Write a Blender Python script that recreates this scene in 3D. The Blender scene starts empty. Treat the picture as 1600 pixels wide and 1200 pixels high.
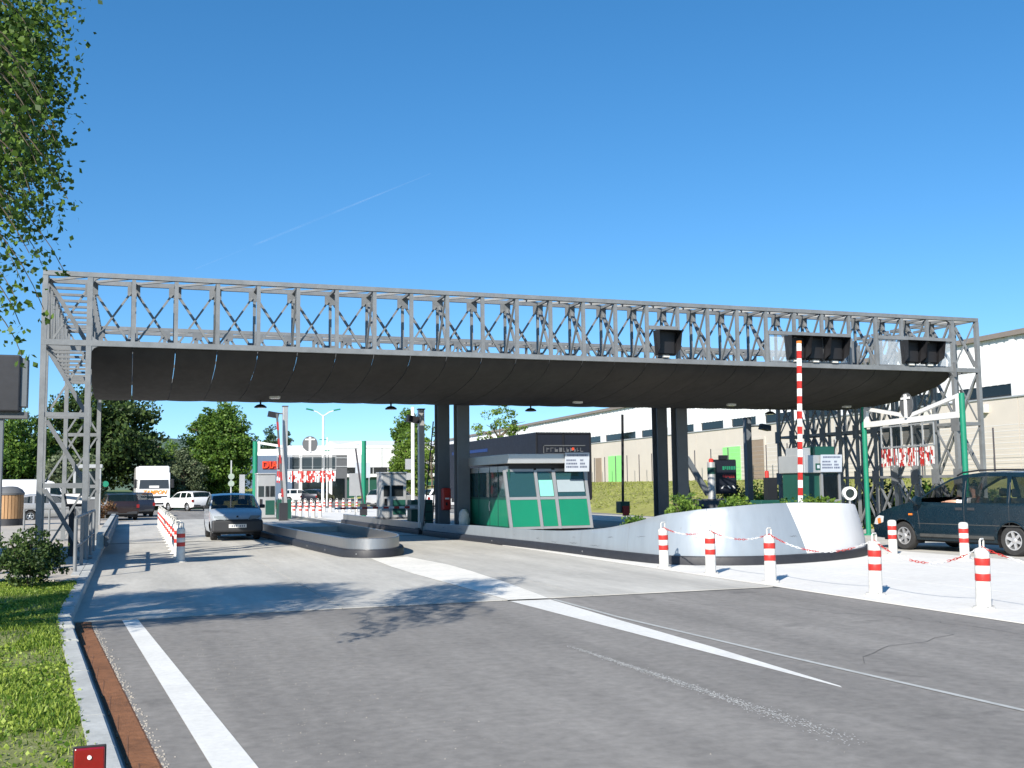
import bpy, bmesh, math, random
import numpy as np
from math import sin, cos, pi, radians, sqrt, atan2
from mathutils import Vector, Matrix, Quaternion
from mathutils.geometry import tessellate_polygon
random.seed(4)
RNG = np.random.default_rng(11)
S = bpy.context.scene
C = S.collection

# ------------------------------------------------------------------ camera
F, PITCH, ROLL, YAW, EYE = 1665.0, radians(5.4), radians(0.68), radians(19.7), 1.65
cam_d = bpy.data.cameras.new('camera'); cam = bpy.data.objects.new('camera', cam_d); C.objects.link(cam)
cam_d.sensor_width = 36; cam_d.lens = 36 * F / 1600; cam_d.clip_end = 12000; cam_d.clip_start = 0.05
_f = Vector((sin(YAW) * cos(PITCH), cos(YAW) * cos(PITCH), sin(PITCH)))
_r0 = Vector((cos(YAW), -sin(YAW), 0)); _u0 = _r0.cross(_f)
_r = _r0 * cos(ROLL) - _u0 * sin(ROLL); _u = _r0 * sin(ROLL) + _u0 * cos(ROLL)
cam.matrix_world = Matrix(((_r.x, _u.x, -_f.x, 0), (_r.y, _u.y, -_f.y, 0), (_r.z, _u.z, -_f.z, EYE), (0, 0, 0, 1)))
S.camera = cam

# ------------------------------------------------------------------ sky, sun, exposure
SUN_EL, SUN_AZ = radians(31), radians(223.5)          # azimuth of the sun, clockwise from +Y
W = bpy.data.worlds.new('World'); S.world = W; W.use_nodes = True
nt = W.node_tree; nt.nodes.clear()
sky = nt.nodes.new('ShaderNodeTexSky'); sky.sky_type = 'NISHITA'; sky.sun_disc = False
sky.sun_elevation = SUN_EL; sky.sun_rotation = SUN_AZ
sky.air_density = 0.85; sky.dust_density = 0.05; sky.ozone_density = 2.6; sky.altitude = 300
bg = nt.nodes.new('ShaderNodeBackground'); bg.inputs[1].default_value = 0.135
wo = nt.nodes.new('ShaderNodeOutputWorld')
hs = nt.nodes.new('ShaderNodeHueSaturation'); hs.inputs['Saturation'].default_value = 1.36; hs.inputs['Hue'].default_value = 0.498
gm = nt.nodes.new('ShaderNodeGamma'); gm.inputs[1].default_value = 0.88; tc = nt.nodes.new('ShaderNodeTexCoord'); mpv = nt.nodes.new('ShaderNodeMapping'); mpv.inputs['Location'].default_value = (0, 0, 0.05)
nt.links.new(tc.outputs['Generated'], mpv.inputs[0]); nt.links.new(mpv.outputs[0], sky.inputs[0]); nt.links.new(sky.outputs[0], gm.inputs[0]); nt.links.new(gm.outputs[0], hs.inputs['Color']); nt.links.new(hs.outputs[0], bg.inputs[0]); nt.links.new(bg.outputs[0], wo.inputs[0])
sd = bpy.data.lights.new('sun', 'SUN'); sd.energy = 5.0; sd.angle = radians(0.53); sd.color = (1, 0.935, 0.84)
sun = bpy.data.objects.new('sun', sd); C.objects.link(sun)
_to = Vector((sin(SUN_AZ) * cos(SUN_EL), cos(SUN_AZ) * cos(SUN_EL), sin(SUN_EL)))
sun.rotation_euler = _to.to_track_quat('Z', 'Y').to_euler(); sun.location = _to * 60
S.view_settings.view_transform = 'Standard'; S.view_settings.look = 'None'
S.view_settings.gamma = 1; S.view_settings.use_curve_mapping = False
S.view_settings.exposure = 0.7

# ------------------------------------------------------------------ materials
MATS = {}
def mat(name, col, rough=0.6, metal=0.0, var=0.12, scale=3.0, bump=0.0, bscale=60.0, var2=0.0, scale2=0.4,
        spec=0.5, speck=None, coat=0.0, trans=0.0, local=False, stretch=None, streak=0.0):
    m = bpy.data.materials.new(name); m.use_nodes = True
    t = m.node_tree; N = t.nodes; L = t.links
    b = N['Principled BSDF']; b.inputs['Roughness'].default_value = rough; b.inputs['Metallic'].default_value = metal
    b.inputs['Specular IOR Level'].default_value = spec; b.inputs['Coat Weight'].default_value = coat
    if local:
        co = N.new('ShaderNodeTexCoord').outputs['Object']
    else:
        co = N.new('ShaderNodeNewGeometry').outputs['Position']
    if stretch:
        mp = N.new('ShaderNodeMapping'); mp.inputs['Scale'].default_value = stretch
        L.new(co, mp.inputs[0]); co = mp.outputs[0]
    def noise(sc, det=6):
        n = N.new('ShaderNodeTexNoise'); n.inputs['Scale'].default_value = sc; n.inputs['Detail'].default_value = det
        n.inputs['Roughness'].default_value = 0.62
        L.new(co, n.inputs['Vector']); return n.outputs['Fac']
    def mul(c_in, fac, amt):
        mr = N.new('ShaderNodeMapRange'); mr.inputs['From Min'].default_value = 0.25; mr.inputs['From Max'].default_value = 0.75
        mr.inputs['To Min'].default_value = 1 - amt; mr.inputs['To Max'].default_value = 1 + amt
        L.new(fac, mr.inputs['Value'])
        mx = N.new('ShaderNodeMix'); mx.data_type = 'RGBA'; mx.blend_type = 'MULTIPLY'; mx.inputs[0].default_value = 1
        L.new(c_in, mx.inputs[6]); L.new(mr.outputs[0], mx.inputs[7]); return mx.outputs[2]
    rgb = N.new('ShaderNodeRGB'); rgb.outputs[0].default_value = (*col, 1); c = rgb.outputs[0]
    if var: c = mul(c, noise(scale), var)
    if var2: c = mul(c, noise(scale2, 4), var2)
    if streak:
        mp2 = N.new('ShaderNodeMapping'); mp2.inputs['Scale'].default_value = (1.1, 0.05, 1); mp2.inputs['Rotation'].default_value = (0, 0, 0.03)
        L.new(N.new('ShaderNodeNewGeometry').outputs['Position'], mp2.inputs[0])
        n2 = N.new('ShaderNodeTexNoise'); n2.inputs['Scale'].default_value = 1.6; n2.inputs['Detail'].default_value = 5; L.new(mp2.outputs[0], n2.inputs['Vector'])
        c = mul(c, n2.outputs['Fac'], streak)
        n3 = N.new('ShaderNodeTexNoise'); n3.inputs['Scale'].default_value = 0.9; n3.inputs['Detail'].default_value = 8; n3.inputs['Distortion'].default_value = 0.6
        L.new(N.new('ShaderNodeNewGeometry').outputs['Position'], n3.inputs['Vector'])
        m3 = N.new('ShaderNodeMapRange'); m3.inputs['From Min'].default_value = 0.64; m3.inputs['From Max'].default_value = 0.72; m3.inputs['To Min'].default_value = 1; m3.inputs['To Max'].default_value = 1 - streak * 1.6
        L.new(n3.outputs['Fac'], m3.inputs['Value']); x3 = N.new('ShaderNodeMix'); x3.data_type = 'RGBA'; x3.blend_type = 'MULTIPLY'; x3.inputs[0].default_value = 1; L.new(c, x3.inputs[6]); L.new(m3.outputs[0], x3.inputs[7]); c = x3.outputs[2]
    if speck:
        f = noise(speck[0], 2); cr = N.new('ShaderNodeMapRange'); cr.inputs['From Min'].default_value = speck[1]
        cr.inputs['From Max'].default_value = speck[1] + 0.05; L.new(f, cr.inputs['Value'])
        mx = N.new('ShaderNodeMix'); mx.data_type = 'RGBA'; mx.inputs[7].default_value = (*speck[2], 1)
        L.new(cr.outputs[0], mx.inputs[0]); L.new(c, mx.inputs[6]); c = mx.outputs[2]
    L.new(c, b.inputs['Base Color'])
    if var and rough < 0.95:
        rr = N.new('ShaderNodeMapRange'); rr.inputs['To Min'].default_value = max(0.02, rough - 0.1); rr.inputs['To Max'].default_value = min(1, rough + 0.12)
        L.new(noise(scale * 2.3, 3), rr.inputs['Value']); L.new(rr.outputs[0], b.inputs['Roughness'])
    if bump:
        bp = N.new('ShaderNodeBump'); bp.inputs['Strength'].default_value = bump; bp.inputs['Distance'].default_value = 0.01
        L.new(noise(bscale, 3), bp.inputs['Height']); L.new(bp.outputs[0], b.inputs['Normal'])
    if trans: b.inputs['Transmission Weight'].default_value = trans
    MATS[name] = m; return m
def glassmat(name, col, alpha, rough=0.04):
    m = mat(name, col, rough, 0, var=0.0, spec=0.6); m.node_tree.nodes['Principled BSDF'].inputs['Alpha'].default_value = alpha
    return m
def leafmat(name, c1, c2, tr=0.35):
    m = bpy.data.materials.new(name); m.use_nodes = True; t = m.node_tree; N = t.nodes; L = t.links; N.clear()
    o = N.new('ShaderNodeOutputMaterial'); g = N.new('ShaderNodeNewGeometry')
    n = N.new('ShaderNodeTexNoise'); n.inputs['Scale'].default_value = 1.3; n.inputs['Detail'].default_value = 5
    L.new(g.outputs['Position'], n.inputs['Vector'])
    ad = N.new('ShaderNodeMath'); ad.operation = 'MULTIPLY_ADD'; ad.inputs[1].default_value = 0.75; ad.inputs[2].default_value = -0.37
    L.new(g.outputs['Random Per Island'], ad.inputs[0])
    sm = N.new('ShaderNodeMath'); sm.operation = 'ADD'; L.new(n.outputs['Fac'], sm.inputs[0]); L.new(ad.outputs[0], sm.inputs[1])
    r = N.new('ShaderNodeValToRGB'); r.color_ramp.elements[0].position = 0.25; r.color_ramp.elements[1].position = 0.8
    r.color_ramp.elements[0].color = (*c1, 1); r.color_ramp.elements[1].color = (*c2, 1); L.new(sm.outputs[0], r.inputs[0])
    p = N.new('ShaderNodeBsdfPrincipled'); p.inputs['Roughness'].default_value = 0.5; p.inputs['Specular IOR Level'].default_value = 0.3
    L.new(r.outputs[0], p.inputs['Base Color'])
    tl = N.new('ShaderNodeBsdfTranslucent'); L.new(r.outputs[0], tl.inputs[0])
    mx = N.new('ShaderNodeMixShader'); mx.inputs[0].default_value = tr
    L.new(p.outputs[0], mx.inputs[1]); L.new(tl.outputs[0], mx.inputs[2]); L.new(mx.outputs[0], o.inputs[0])
    MATS[name] = m; return m

A = mat('asphalt', (0.215, 0.203, 0.185), 0.9, var=0.22, scale=9, bump=0.35, bscale=130, var2=0.13, scale2=0.45, speck=(75, 0.725, (0.42, 0.4, 0.36)), streak=0.2)
ASPF = mat('asphalt_far', (0.12, 0.118, 0.115), 0.9, var=0.15, scale=2, var2=0.12, scale2=0.1)
CONC = mat('slab_concrete', (0.46, 0.445, 0.4), 0.85, var=0.1, scale=7, bump=0.25, bscale=90, var2=0.2, scale2=0.55, stretch=(1.6, 0.35, 1), streak=0.1)
CONCJ = mat('joint_grey', (0.1, 0.1, 0.095), 0.95, var=0.2)
WPAV = mat('white_paving', (0.68, 0.665, 0.62), 0.8, var=0.08, scale=8, bump=0.15, bscale=70, var2=0.07, scale2=0.6)
WALK = mat('walkway_concrete', (0.43, 0.39, 0.33), 0.85, var=0.14, scale=6, bump=0.2, bscale=80, var2=0.1)
KERB = mat('kerb_granite', (0.42, 0.43, 0.41), 0.8, var=0.16, scale=14, bump=0.3, bscale=110, var2=0.14, scale2=2)
PAINT = mat('road_paint', (0.72, 0.71, 0.66), 0.6, var=0.1, scale=16, var2=0.1, scale2=1.3, speck=(48, 0.70, (0.35, 0.34, 0.32)))
PAINTC = mat('cream_paint', (0.76, 0.735, 0.66), 0.7, var=0.12, scale=9, var2=0.1, scale2=1.1)
RUST = mat('rusted_grate', (0.19, 0.085, 0.04), 0.85, var=0.28, scale=14, bump=0.6, bscale=160, var2=0.25, scale2=2.2, speck=(60, 0.72, (0.3, 0.24, 0.17)))
STEEL = mat('galvanised_steel', (0.19, 0.2, 0.205), 0.5, 0.2, var=0.16, scale=5, var2=0.16, scale2=1.1)
DSTEEL = mat('shaded_plate_steel', (0.15, 0.16, 0.168), 0.6, 0.2, var=0.18, scale=4)
COLM = mat('column_paint', (0.13, 0.145, 0.16), 0.5, 0.1, var=0.1)
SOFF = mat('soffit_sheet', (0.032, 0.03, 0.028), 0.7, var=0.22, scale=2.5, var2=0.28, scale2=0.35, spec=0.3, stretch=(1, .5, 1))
INOX = mat('brushed_stainless', (0.42, 0.42, 0.42), 0.34, 0.9, var=0.06, scale=12, stretch=(1, 1, 0.15))
ALU = mat('painted_aluminium', (0.3, 0.335, 0.365), 0.34, 0.25, var=0.07, scale=3, coat=0.2, stretch=(1.5, 1.5, 0.25), var2=0.05, scale2=1.2, speck=(9, 0.74, (0.22, 0.22, 0.21)))
WHITE = mat('white_paint', (0.76, 0.755, 0.74), 0.42, var=0.05, scale=5, var2=0.04, stretch=(1, 1, 0.3))
WHITED = mat('weathered_white', (0.6, 0.585, 0.54), 0.6, var=0.14, scale=22, var2=0.14, scale2=5, speck=(30, 0.7, (0.3, 0.28, 0.24)))
RED = mat('red_band', (0.47, 0.028, 0.02), 0.45, var=0.2, scale=18, speck=(36, 0.72, (0.5, 0.35, 0.3)))
RUBB = mat('black_rubber', (0.022, 0.023, 0.028), 0.55, var=0.2, scale=8, var2=0.15)
BLACK = mat('black_paint', (0.012, 0.012, 0.014), 0.5, var=0.15)
GREEN = mat('booth_green', (0.006, 0.19, 0.1), 0.38, var=0.06, scale=2, coat=0.15)
DGREEN = mat('dark_green', (0.01, 0.07, 0.05), 0.45, var=0.1)
PGREEN = mat('post_green', (0.008, 0.2, 0.115), 0.45, var=0.1)
FASC = mat('fascia_aluminium', (0.5, 0.5, 0.49), 0.4, 0.5, var=0.05)
FRAME = mat('window_frame', (0.34, 0.34, 0.335), 0.4, 0.4, var=0.05)
GLASS = glassmat('booth_glass', (0.03, 0.09, 0.1), 0.62)
DGLASS = glassmat('dark_glass', (0.01, 0.015, 0.018), 0.8)
CGLASS = glassmat('car_glass', (0.008, 0.016, 0.016), 0.66)
SCREEN = glassmat('clear_sheet', (0.55, 0.62, 0.68), 0.28, 0.15)
BLIND = mat('blind_cloth', (0.2, 0.52, 0.46), 0.8, var=0.05)
BLINDG = mat('grey_blind', (0.3, 0.36, 0.39), 0.8, var=0.05)
SIGNW = mat('sign_face', (0.46, 0.5, 0.55), 0.5, var=0.04)
INK = mat('dark_print', (0.12, 0.14, 0.2), 0.7, var=0.05)
INKG = mat('green_print', (0.01, 0.2, 0.1), 0.7, var=0.05)
INKR = mat('red_print', (0.35, 0.03, 0.03), 0.7, var=0.05)
ORANGE = mat('orange_letters', (0.85, 0.3, 0.02), 0.5, var=0.05)
VERM = mat('vermilion_sign', (0.8, 0.06, 0.015), 0.5, var=0.05)
VANP = mat('van_paint', (0.004, 0.015, 0.024), 0.28, 0.0, var=0.15, scale=5, coat=0.25, var2=0.15, spec=0.4)
DIRT = mat('dusty_sill', (0.05, 0.052, 0.05), 0.7, var=0.3, scale=7)
CARP = mat('silver_paint', (0.5, 0.54, 0.57), 0.3, 0.25, var=0.04, coat=0.5)
CARW = mat('white_car_paint', (0.74, 0.74, 0.74), 0.35, var=0.03, coat=0.4)
CARD = mat('dark_car_paint', (0.02, 0.025, 0.04), 0.3, 0.3, var=0.05, coat=0.5)
CARR = mat('maroon_car_paint', (0.028, 0.016, 0.015), 0.3, 0.3, var=0.05, coat=0.5)
CARG = mat('champagne_paint', (0.5, 0.49, 0.48), 0.35, 0.4, var=0.04, coat=0.4)
PLAST = mat('grey_bumper_plastic', (0.03, 0.032, 0.036), 0.6, var=0.1)
TYRE = mat('tyre', (0.025, 0.025, 0.025), 0.85, var=0.2, scale=12)
RIM = mat('alloy', (0.62, 0.62, 0.62), 0.35, 0.7, var=0.05)
LENS = mat('lamp_lens', (0.6, 0.62, 0.62), 0.12, var=0.05, coat=0.6)
AMBER = mat('amber_lens', (0.75, 0.2, 0.03), 0.2, var=0.05)
TAIL = mat('tail_lens', (0.22, 0.01, 0.01), 0.2, var=0.05)
PLATE = mat('number_plate', (0.68, 0.68, 0.66), 0.5, var=0.03)
YPLATE = mat('yellow_plate', (0.7, 0.45, 0.03), 0.5, var=0.03)
NAVY = mat('navy_tarpaulin', (0.004, 0.007, 0.016), 0.65, var=0.12, scale=2, bump=0.1, bscale=8)
SEATC = mat('seat_cloth', (0.03, 0.03, 0.035), 0.9, var=0.1)
WOOD = mat('wood_slat', (0.36, 0.21, 0.1), 0.75, var=0.25, scale=9, stretch=(1, 1, 0.2), var2=0.15)
FACW = mat('white_cladding', (0.66, 0.67, 0.68), 0.5, var=0.03, scale=0.6)
FACB = mat('beige_cladding', (0.52, 0.475, 0.42), 0.7, var=0.05, scale=0.5)
ROOFD = mat('roof_edge', (0.2, 0.17, 0.15), 0.6, var=0.1)
DOORG = mat('lime_door', (0.24, 0.62, 0.2), 0.5, var=0.05)
DOORB = mat('brown_door', (0.26, 0.2, 0.15), 0.7, var=0.1)
FENCE = mat('fence_dark', (0.05, 0.045, 0.055), 0.6, var=0.1)
STOREB = mat('store_bluegrey', (0.12, 0.17, 0.24), 0.6, var=0.06)
GRAYP = mat('grey_panel', (0.1, 0.105, 0.11), 0.6, var=0.08)
SKIN = mat('skin', (0.55, 0.3, 0.2), 0.55, var=0.08, scale=20)
SHIRT = mat('white_shirt', (0.72, 0.72, 0.74), 0.85, var=0.06)
HAIR = mat('dark_hair', (0.03, 0.02, 0.015), 0.7, var=0.2, scale=40)
BARK = mat('bark', (0.11, 0.085, 0.06), 0.9, var=0.3, scale=12, bump=0.6, bscale=30)
SOIL = mat('soil', (0.09, 0.07, 0.05), 0.95, var=0.3, scale=8, bump=0.5, bscale=30)
GRND = mat('meadow', (0.11, 0.15, 0.035), 0.95, var=0.3, scale=1.2, var2=0.25, scale2=0.12, bump=0.4, bscale=14)
VERGE = mat('verge_soil', (0.17, 0.19, 0.06), 0.95, var=0.35, scale=11, var2=0.25, scale2=2, bump=0.6, bscale=60, speck=(32, 0.66, (0.4, 0.37, 0.3)))
BANK = mat('bank_grass', (0.26, 0.26, 0.06), 0.95, var=0.3, scale=2.5, var2=0.3, scale2=0.3, bump=0.6, bscale=12)
HILLM = mat('far_forest', (0.07, 0.11, 0.075), 0.95, var=0.25, scale=0.02, var2=0.2, scale2=0.004)
REFL = mat('red_reflector', (0.2, 0.003, 0.006), 0.15, var=0.15, scale=25, coat=1.0)
RUSTG = mat('grit_stone', (0.32, 0.3, 0.26), 0.9, var=0.3)
BIRCH = leafmat('birch_leaf', (0.03, 0.07, 0.012), (0.12, 0.2, 0.03))
LEAFD = leafmat('dark_leaf', (0.022, 0.048, 0.014), (0.075, 0.12, 0.028), 0.25)
LEAFM = leafmat('mid_leaf', (0.05, 0.115, 0.018), (0.15, 0.25, 0.04), 0.35)
LEAFY = leafmat('light_leaf', (0.08, 0.15, 0.02), (0.2, 0.3, 0.05), 0.35)
LEAFG = leafmat('grey_leaf', (0.07, 0.1, 0.05), (0.18, 0.22, 0.12), 0.3)
LEAFP = leafmat('poplar_leaf', (0.025, 0.06, 0.03), (0.07, 0.12, 0.055), 0.2)
LEAFR = leafmat('russet_leaf', (0.11, 0.05, 0.03), (0.2, 0.12, 0.05), 0.3)
GRASS = leafmat('grass_blade', (0.08, 0.16, 0.013), (0.33, 0.42, 0.07), 0.35)

# ------------------------------------------------------------------ mesh helpers
class MB:
    def __init__(s): s.v = []; s.f = []
    def add(s, vs, fs):
        o = len(s.v); s.v += [tuple(v) for v in vs]; s.f += [tuple(i + o for i in f) for f in fs]; return s
    def box(s, x0, x1, y0, y1, z0, z1, M=None):
        vs = [(x, y, z) for z in (z0, z1) for y in (y0, y1) for x in (x0, x1)]
        if M is not None: vs = [tuple(M @ Vector(v)) for v in vs]
        return s.add(vs, [(0, 2, 3, 1), (4, 5, 7, 6), (0, 1, 5, 4), (2, 6, 7, 3), (0, 4, 6, 2), (1, 3, 7, 5)])
    def bar(s, p0, p1, w, h, up=(0, 0, 1)):
        p0, p1 = Vector(p0), Vector(p1); d = (p1 - p0).normalized(); u = Vector(up)
        if abs(d.dot(u)) > 0.98: u = Vector((0, 1, 0))
        a = d.cross(u).normalized() * w / 2; b = a.cross(d).normalized() * h / 2
        vs = [p + a * i + b * j for p in (p0, p1) for j in (-1, 1) for i in (-1, 1)]
        return s.add(vs, [(0, 1, 3, 2), (4, 6, 7, 5), (0, 4, 5, 1), (2, 3, 7, 6), (0, 2, 6, 4), (1, 5, 7, 3)])
    def tube(s, pts, r, n=8, cap=True, rs=None):
        pts = [Vector(p) for p in pts]; rings = []
        for i, p in enumerate(pts):
            d = (pts[min(i + 1, len(pts) - 1)] - pts[max(i - 1, 0)]).normalized()
            u = Vector((0, 0, 1)) if abs(d.z) < 0.95 else Vector((0, 1, 0))
            a = d.cross(u).normalized(); b = d.cross(a).normalized(); rr = rs[i] if rs else r
            rings.append([p + (a * cos(2 * pi * k / n) + b * sin(2 * pi * k / n)) * rr for k in range(n)])
        vs = [v for g in rings for v in g]; fs = []
        for i in range(len(pts) - 1):
            for k in range(n):
                k2 = (k + 1) % n; fs.append((i * n + k, i * n + k2, (i + 1) * n + k2, (i + 1) * n + k))
        if cap: fs.append(tuple(range(n - 1, -1, -1))); fs.append(tuple((len(pts) - 1) * n + k for k in range(n)))
        return s.add(vs, fs)
    def lathe(s, prof, n=20, c=(0, 0, 0), axis='z', cap=True):
        vs = []; fs = []
        for (r, h) in prof:
            for k in range(n):
                a = 2 * pi * k / n; x, y = r * cos(a), r * sin(a)
                q = (x, y, h) if axis == 'z' else ((h, x, y) if axis == 'x' else (x, h, y))
                vs.append((q[0] + c[0], q[1] + c[1], q[2] + c[2]))
        for i in range(len(prof) - 1):
            for k in range(n):
                k2 = (k + 1) % n; fs.append((i * n + k, i * n + k2, (i + 1) * n + k2, (i + 1) * n + k))
        if cap: fs.append(tuple(range(n - 1, -1, -1))); fs.append(tuple((len(prof) - 1) * n + k for k in range(n)))
        return s.add(vs, fs)
    def prism(s, poly, z0, z1):
        n = len(poly); vs = [(x, y, z0) for x, y in poly] + [(x, y, z1) for x, y in poly]
        return s.add(vs, [tuple(range(n - 1, -1, -1)), tuple(range(n, 2 * n))] + [(i, (i + 1) % n, n + (i + 1) % n, n + i) for i in range(n)])
    def prismx(s, poly, x0, x1):
        n = len(poly); vs = [(x0, y, z) for y, z in poly] + [(x1, y, z) for y, z in poly]
        return s.add(vs, [tuple(range(n)), tuple(range(2 * n - 1, n - 1, -1))] + [(i, n + i, n + (i + 1) % n, (i + 1) % n) for i in range(n)])
    def mesh(s, name, m, smooth=False):
        me = bpy.data.meshes.new(name); me.from_pydata(s.v, [], s.f); me.validate(); fix(me)
        if m: me.materials.append(m)
        if smooth: smooth_by_angle(me)
        return me
    def build(s, name, m, parent=None, smooth=False, loc=None, bevel=0):
        o = bpy.data.objects.new(name, s.mesh(name, m, smooth)); C.objects.link(o)
        if parent: o.parent = parent
        if loc: o.location = loc
        if bevel:
            md = o.modifiers.new('bevel', 'BEVEL'); md.width = bevel; md.segments = 2; md.limit_method = 'ANGLE'; md.angle_limit = radians(40)
        return o
def fix(me):
    bm = bmesh.new(); bm.from_mesh(me); bmesh.ops.recalc_face_normals(bm, faces=bm.faces); bm.to_mesh(me); bm.free()
def smooth_by_angle(me, ang=38):
    bm = bmesh.new(); bm.from_mesh(me)
    for f in bm.faces: f.smooth = True
    for e in bm.edges:
        if len(e.link_faces) == 2 and e.calc_face_angle(0) > radians(ang): e.smooth = False
    bm.to_mesh(me); bm.free()
def link(o, parent=None):
    C.objects.link(o)
    if parent: o.parent = parent
    return o
def tag(o, label, cat, group=None):
    o['label'] = label; o['category'] = cat
    if group: o['group'] = group
    return o
def thing(name, label, cat, loc=(0, 0, 0), rotz=0, group=None):
    o = bpy.data.objects.new(name, None); o.empty_display_size = 0.2; C.objects.link(o)
    o.location = loc; o.rotation_euler = (0, 0, rotz); return tag(o, label, cat, group)
def struct(o, label=None):
    o['kind'] = 'structure'
    if label: o['label'] = label
    return o
def stuff(o, label=None):
    o['kind'] = 'stuff'
    if label: o['label'] = label
    return o
def dup(o, label=None, loc=None, rotz=None, parent=None):
    c = o.copy(); C.objects.link(c)
    if parent is not None: c.parent = parent
    if loc is not None: c.location = loc
    if rotz is not None: c.rotation_euler = (0, 0, rotz)
    if label: c['label'] = label
    for ch in o.children: dup(ch, parent=c)
    return c
_unit = {}
def unitbar(m):
    if m.name not in _unit:
        _unit[m.name] = MB().box(-.5, .5, -.5, .5, -.5, .5).mesh('bar_' + m.name, m)
    return _unit[m.name]
def barobj(name, p0, p1, w, h, m, parent, up=(0, 0, 1)):
    p0, p1 = Vector(p0), Vector(p1); d = p1 - p0; L = d.length; d.normalize(); u = Vector(up)
    if abs(d.dot(u)) > 0.98: u = Vector((0, 1, 0))
    a = d.cross(u).normalized(); b = a.cross(d).normalized()
    o = bpy.data.objects.new(name, unitbar(m)); C.objects.link(o); o.parent = parent
    mid = (p0 + p1) / 2
    o.matrix_local = Matrix(((a.x * w, d.x * L, b.x * h, mid.x), (a.y * w, d.y * L, b.y * h, mid.y), (a.z * w, d.z * L, b.z * h, mid.z), (0, 0, 0, 1)))
    return o
def sheet(name, poly, z, m, parent=None):
    return MB().add([(x, y, z) for x, y in poly], [tuple(range(len(poly)))]).build(name, m, parent)
def text_mesh(name, body, size, m, parent, M, shear=0.0, depth=0.004, bold=0.0):
    cu = bpy.data.curves.new(name, 'FONT'); cu.body = body; cu.size = size; cu.extrude = depth; cu.align_x = 'CENTER'; cu.align_y = 'CENTER'
    cu.shear = shear; cu.offset = bold; cu.resolution_u = 3
    t = bpy.data.objects.new(name, cu); C.objects.link(t)
    me = bpy.data.meshes.new_from_object(t.evaluated_get(bpy.context.evaluated_depsgraph_get()))
    bpy.data.objects.remove(t); bpy.data.curves.remove(cu)
    me.materials.clear(); me.materials.append(m); me.name = name
    o = bpy.data.objects.new(name, me); C.objects.link(o)
    if parent: o.parent = parent
    o.matrix_local = M; return o
def facing(x, y, z, dirx, diry, tilt=0):
    """matrix for a flat item whose front normal points to (dirx, diry)"""
    n = Vector((dirx, diry, 0)).normalized(); r = Vector((0, 0, 1)).cross(n); u = Vector((0, 0, 1))
    if tilt: q = Quaternion(r, tilt); n = q @ n; u = q @ u
    return Matrix(((r.x, u.x, n.x, x), (r.y, u.y, n.y, y), (r.z, u.z, n.z, z), (0, 0, 0, 1)))
def catmull(P, k=6, closed=False):
    P = [np.array(p, float) for p in P]; out = []; n = len(P)
    for i in range(n - 1):
        p0, p1, p2, p3 = P[max(i - 1, 0)], P[i], P[i + 1], P[min(i + 2, n - 1)]
        for j in range(k):
            t = j / k
            out.append(0.5 * (2 * p1 + (p2 - p0) * t + (2 * p0 - 5 * p1 + 4 * p2 - p3) * t * t + (3 * p1 - p0 - 3 * p2 + p3) * t ** 3))
    out.append(P[-1]); return np.array(out)

# ---- foliage
def leaf_mesh(name, cen, size, m, aspect=0.6, flat=0.0, droop=0.0):
    n = len(cen); cen = np.asarray(cen, float)
    a = RNG.normal(size=(n, 3)); a[:, 2] -= droop; a /= np.linalg.norm(a, axis=1)[:, None]
    b = RNG.normal(size=(n, 3)); b[:, 2] *= (1 - flat); b -= a * (a * b).sum(1)[:, None]; b /= np.linalg.norm(b, axis=1)[:, None]
    nn = np.cross(a, b)
    s = (size * RNG.uniform(0.6, 1.35, n))[:, None]
    v = np.empty((n, 4, 3)); w = s * aspect * 0.5
    v[:, 0] = cen - a * s * 0.5; v[:, 1] = cen + b * w + nn * s * .06; v[:, 2] = cen + a * s * 0.5; v[:, 3] = cen - b * w + nn * s * .06
    me = bpy.data.meshes.new(name); me.vertices.add(4 * n); me.vertices.foreach_set('co', v.reshape(-1))
    me.loops.add(4 * n); me.loops.foreach_set('vertex_index', np.arange(4 * n, dtype=np.int32))
    me.polygons.add(n); me.polygons.foreach_set('loop_start', np.arange(0, 4 * n, 4, dtype=np.int32))
    me.polygons.foreach_set('loop_total', np.full(n, 4, dtype=np.int32)); me.update(calc_edges=True)
    me.materials.append(m); return me
def clumps(center, radii, nclump, nleaf, rcl, shell=0.55, bottom=-1.0, gap=0.0, taper=0.0):
    """leaf positions in clumps spread over an uneven ellipsoid"""
    pts = []
    k = 0
    while k < nclump:
        d = RNG.normal(size=3); d /= np.linalg.norm(d)
        if d[2] < bottom: continue
        r = RNG.uniform(shell, 1.0) ** 0.7 * RNG.uniform(0.82, 1.12)
        sc = 1 - taper * max(0, d[2] * r)
        c = np.array(center) + d * r * np.array([radii[0] * sc, radii[1] * sc, radii[2]])
        cr = rcl * RNG.uniform(0.55, 1.3)
        q = RNG.normal(size=(nleaf, 3)); q *= (RNG.uniform(0.25, 1, nleaf) ** 0.5 / np.linalg.norm(q, axis=1))[:, None]
        pts.append(c + q * cr * np.array([1, 1, 0.7])); k += 1
    return np.concatenate(pts)
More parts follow.
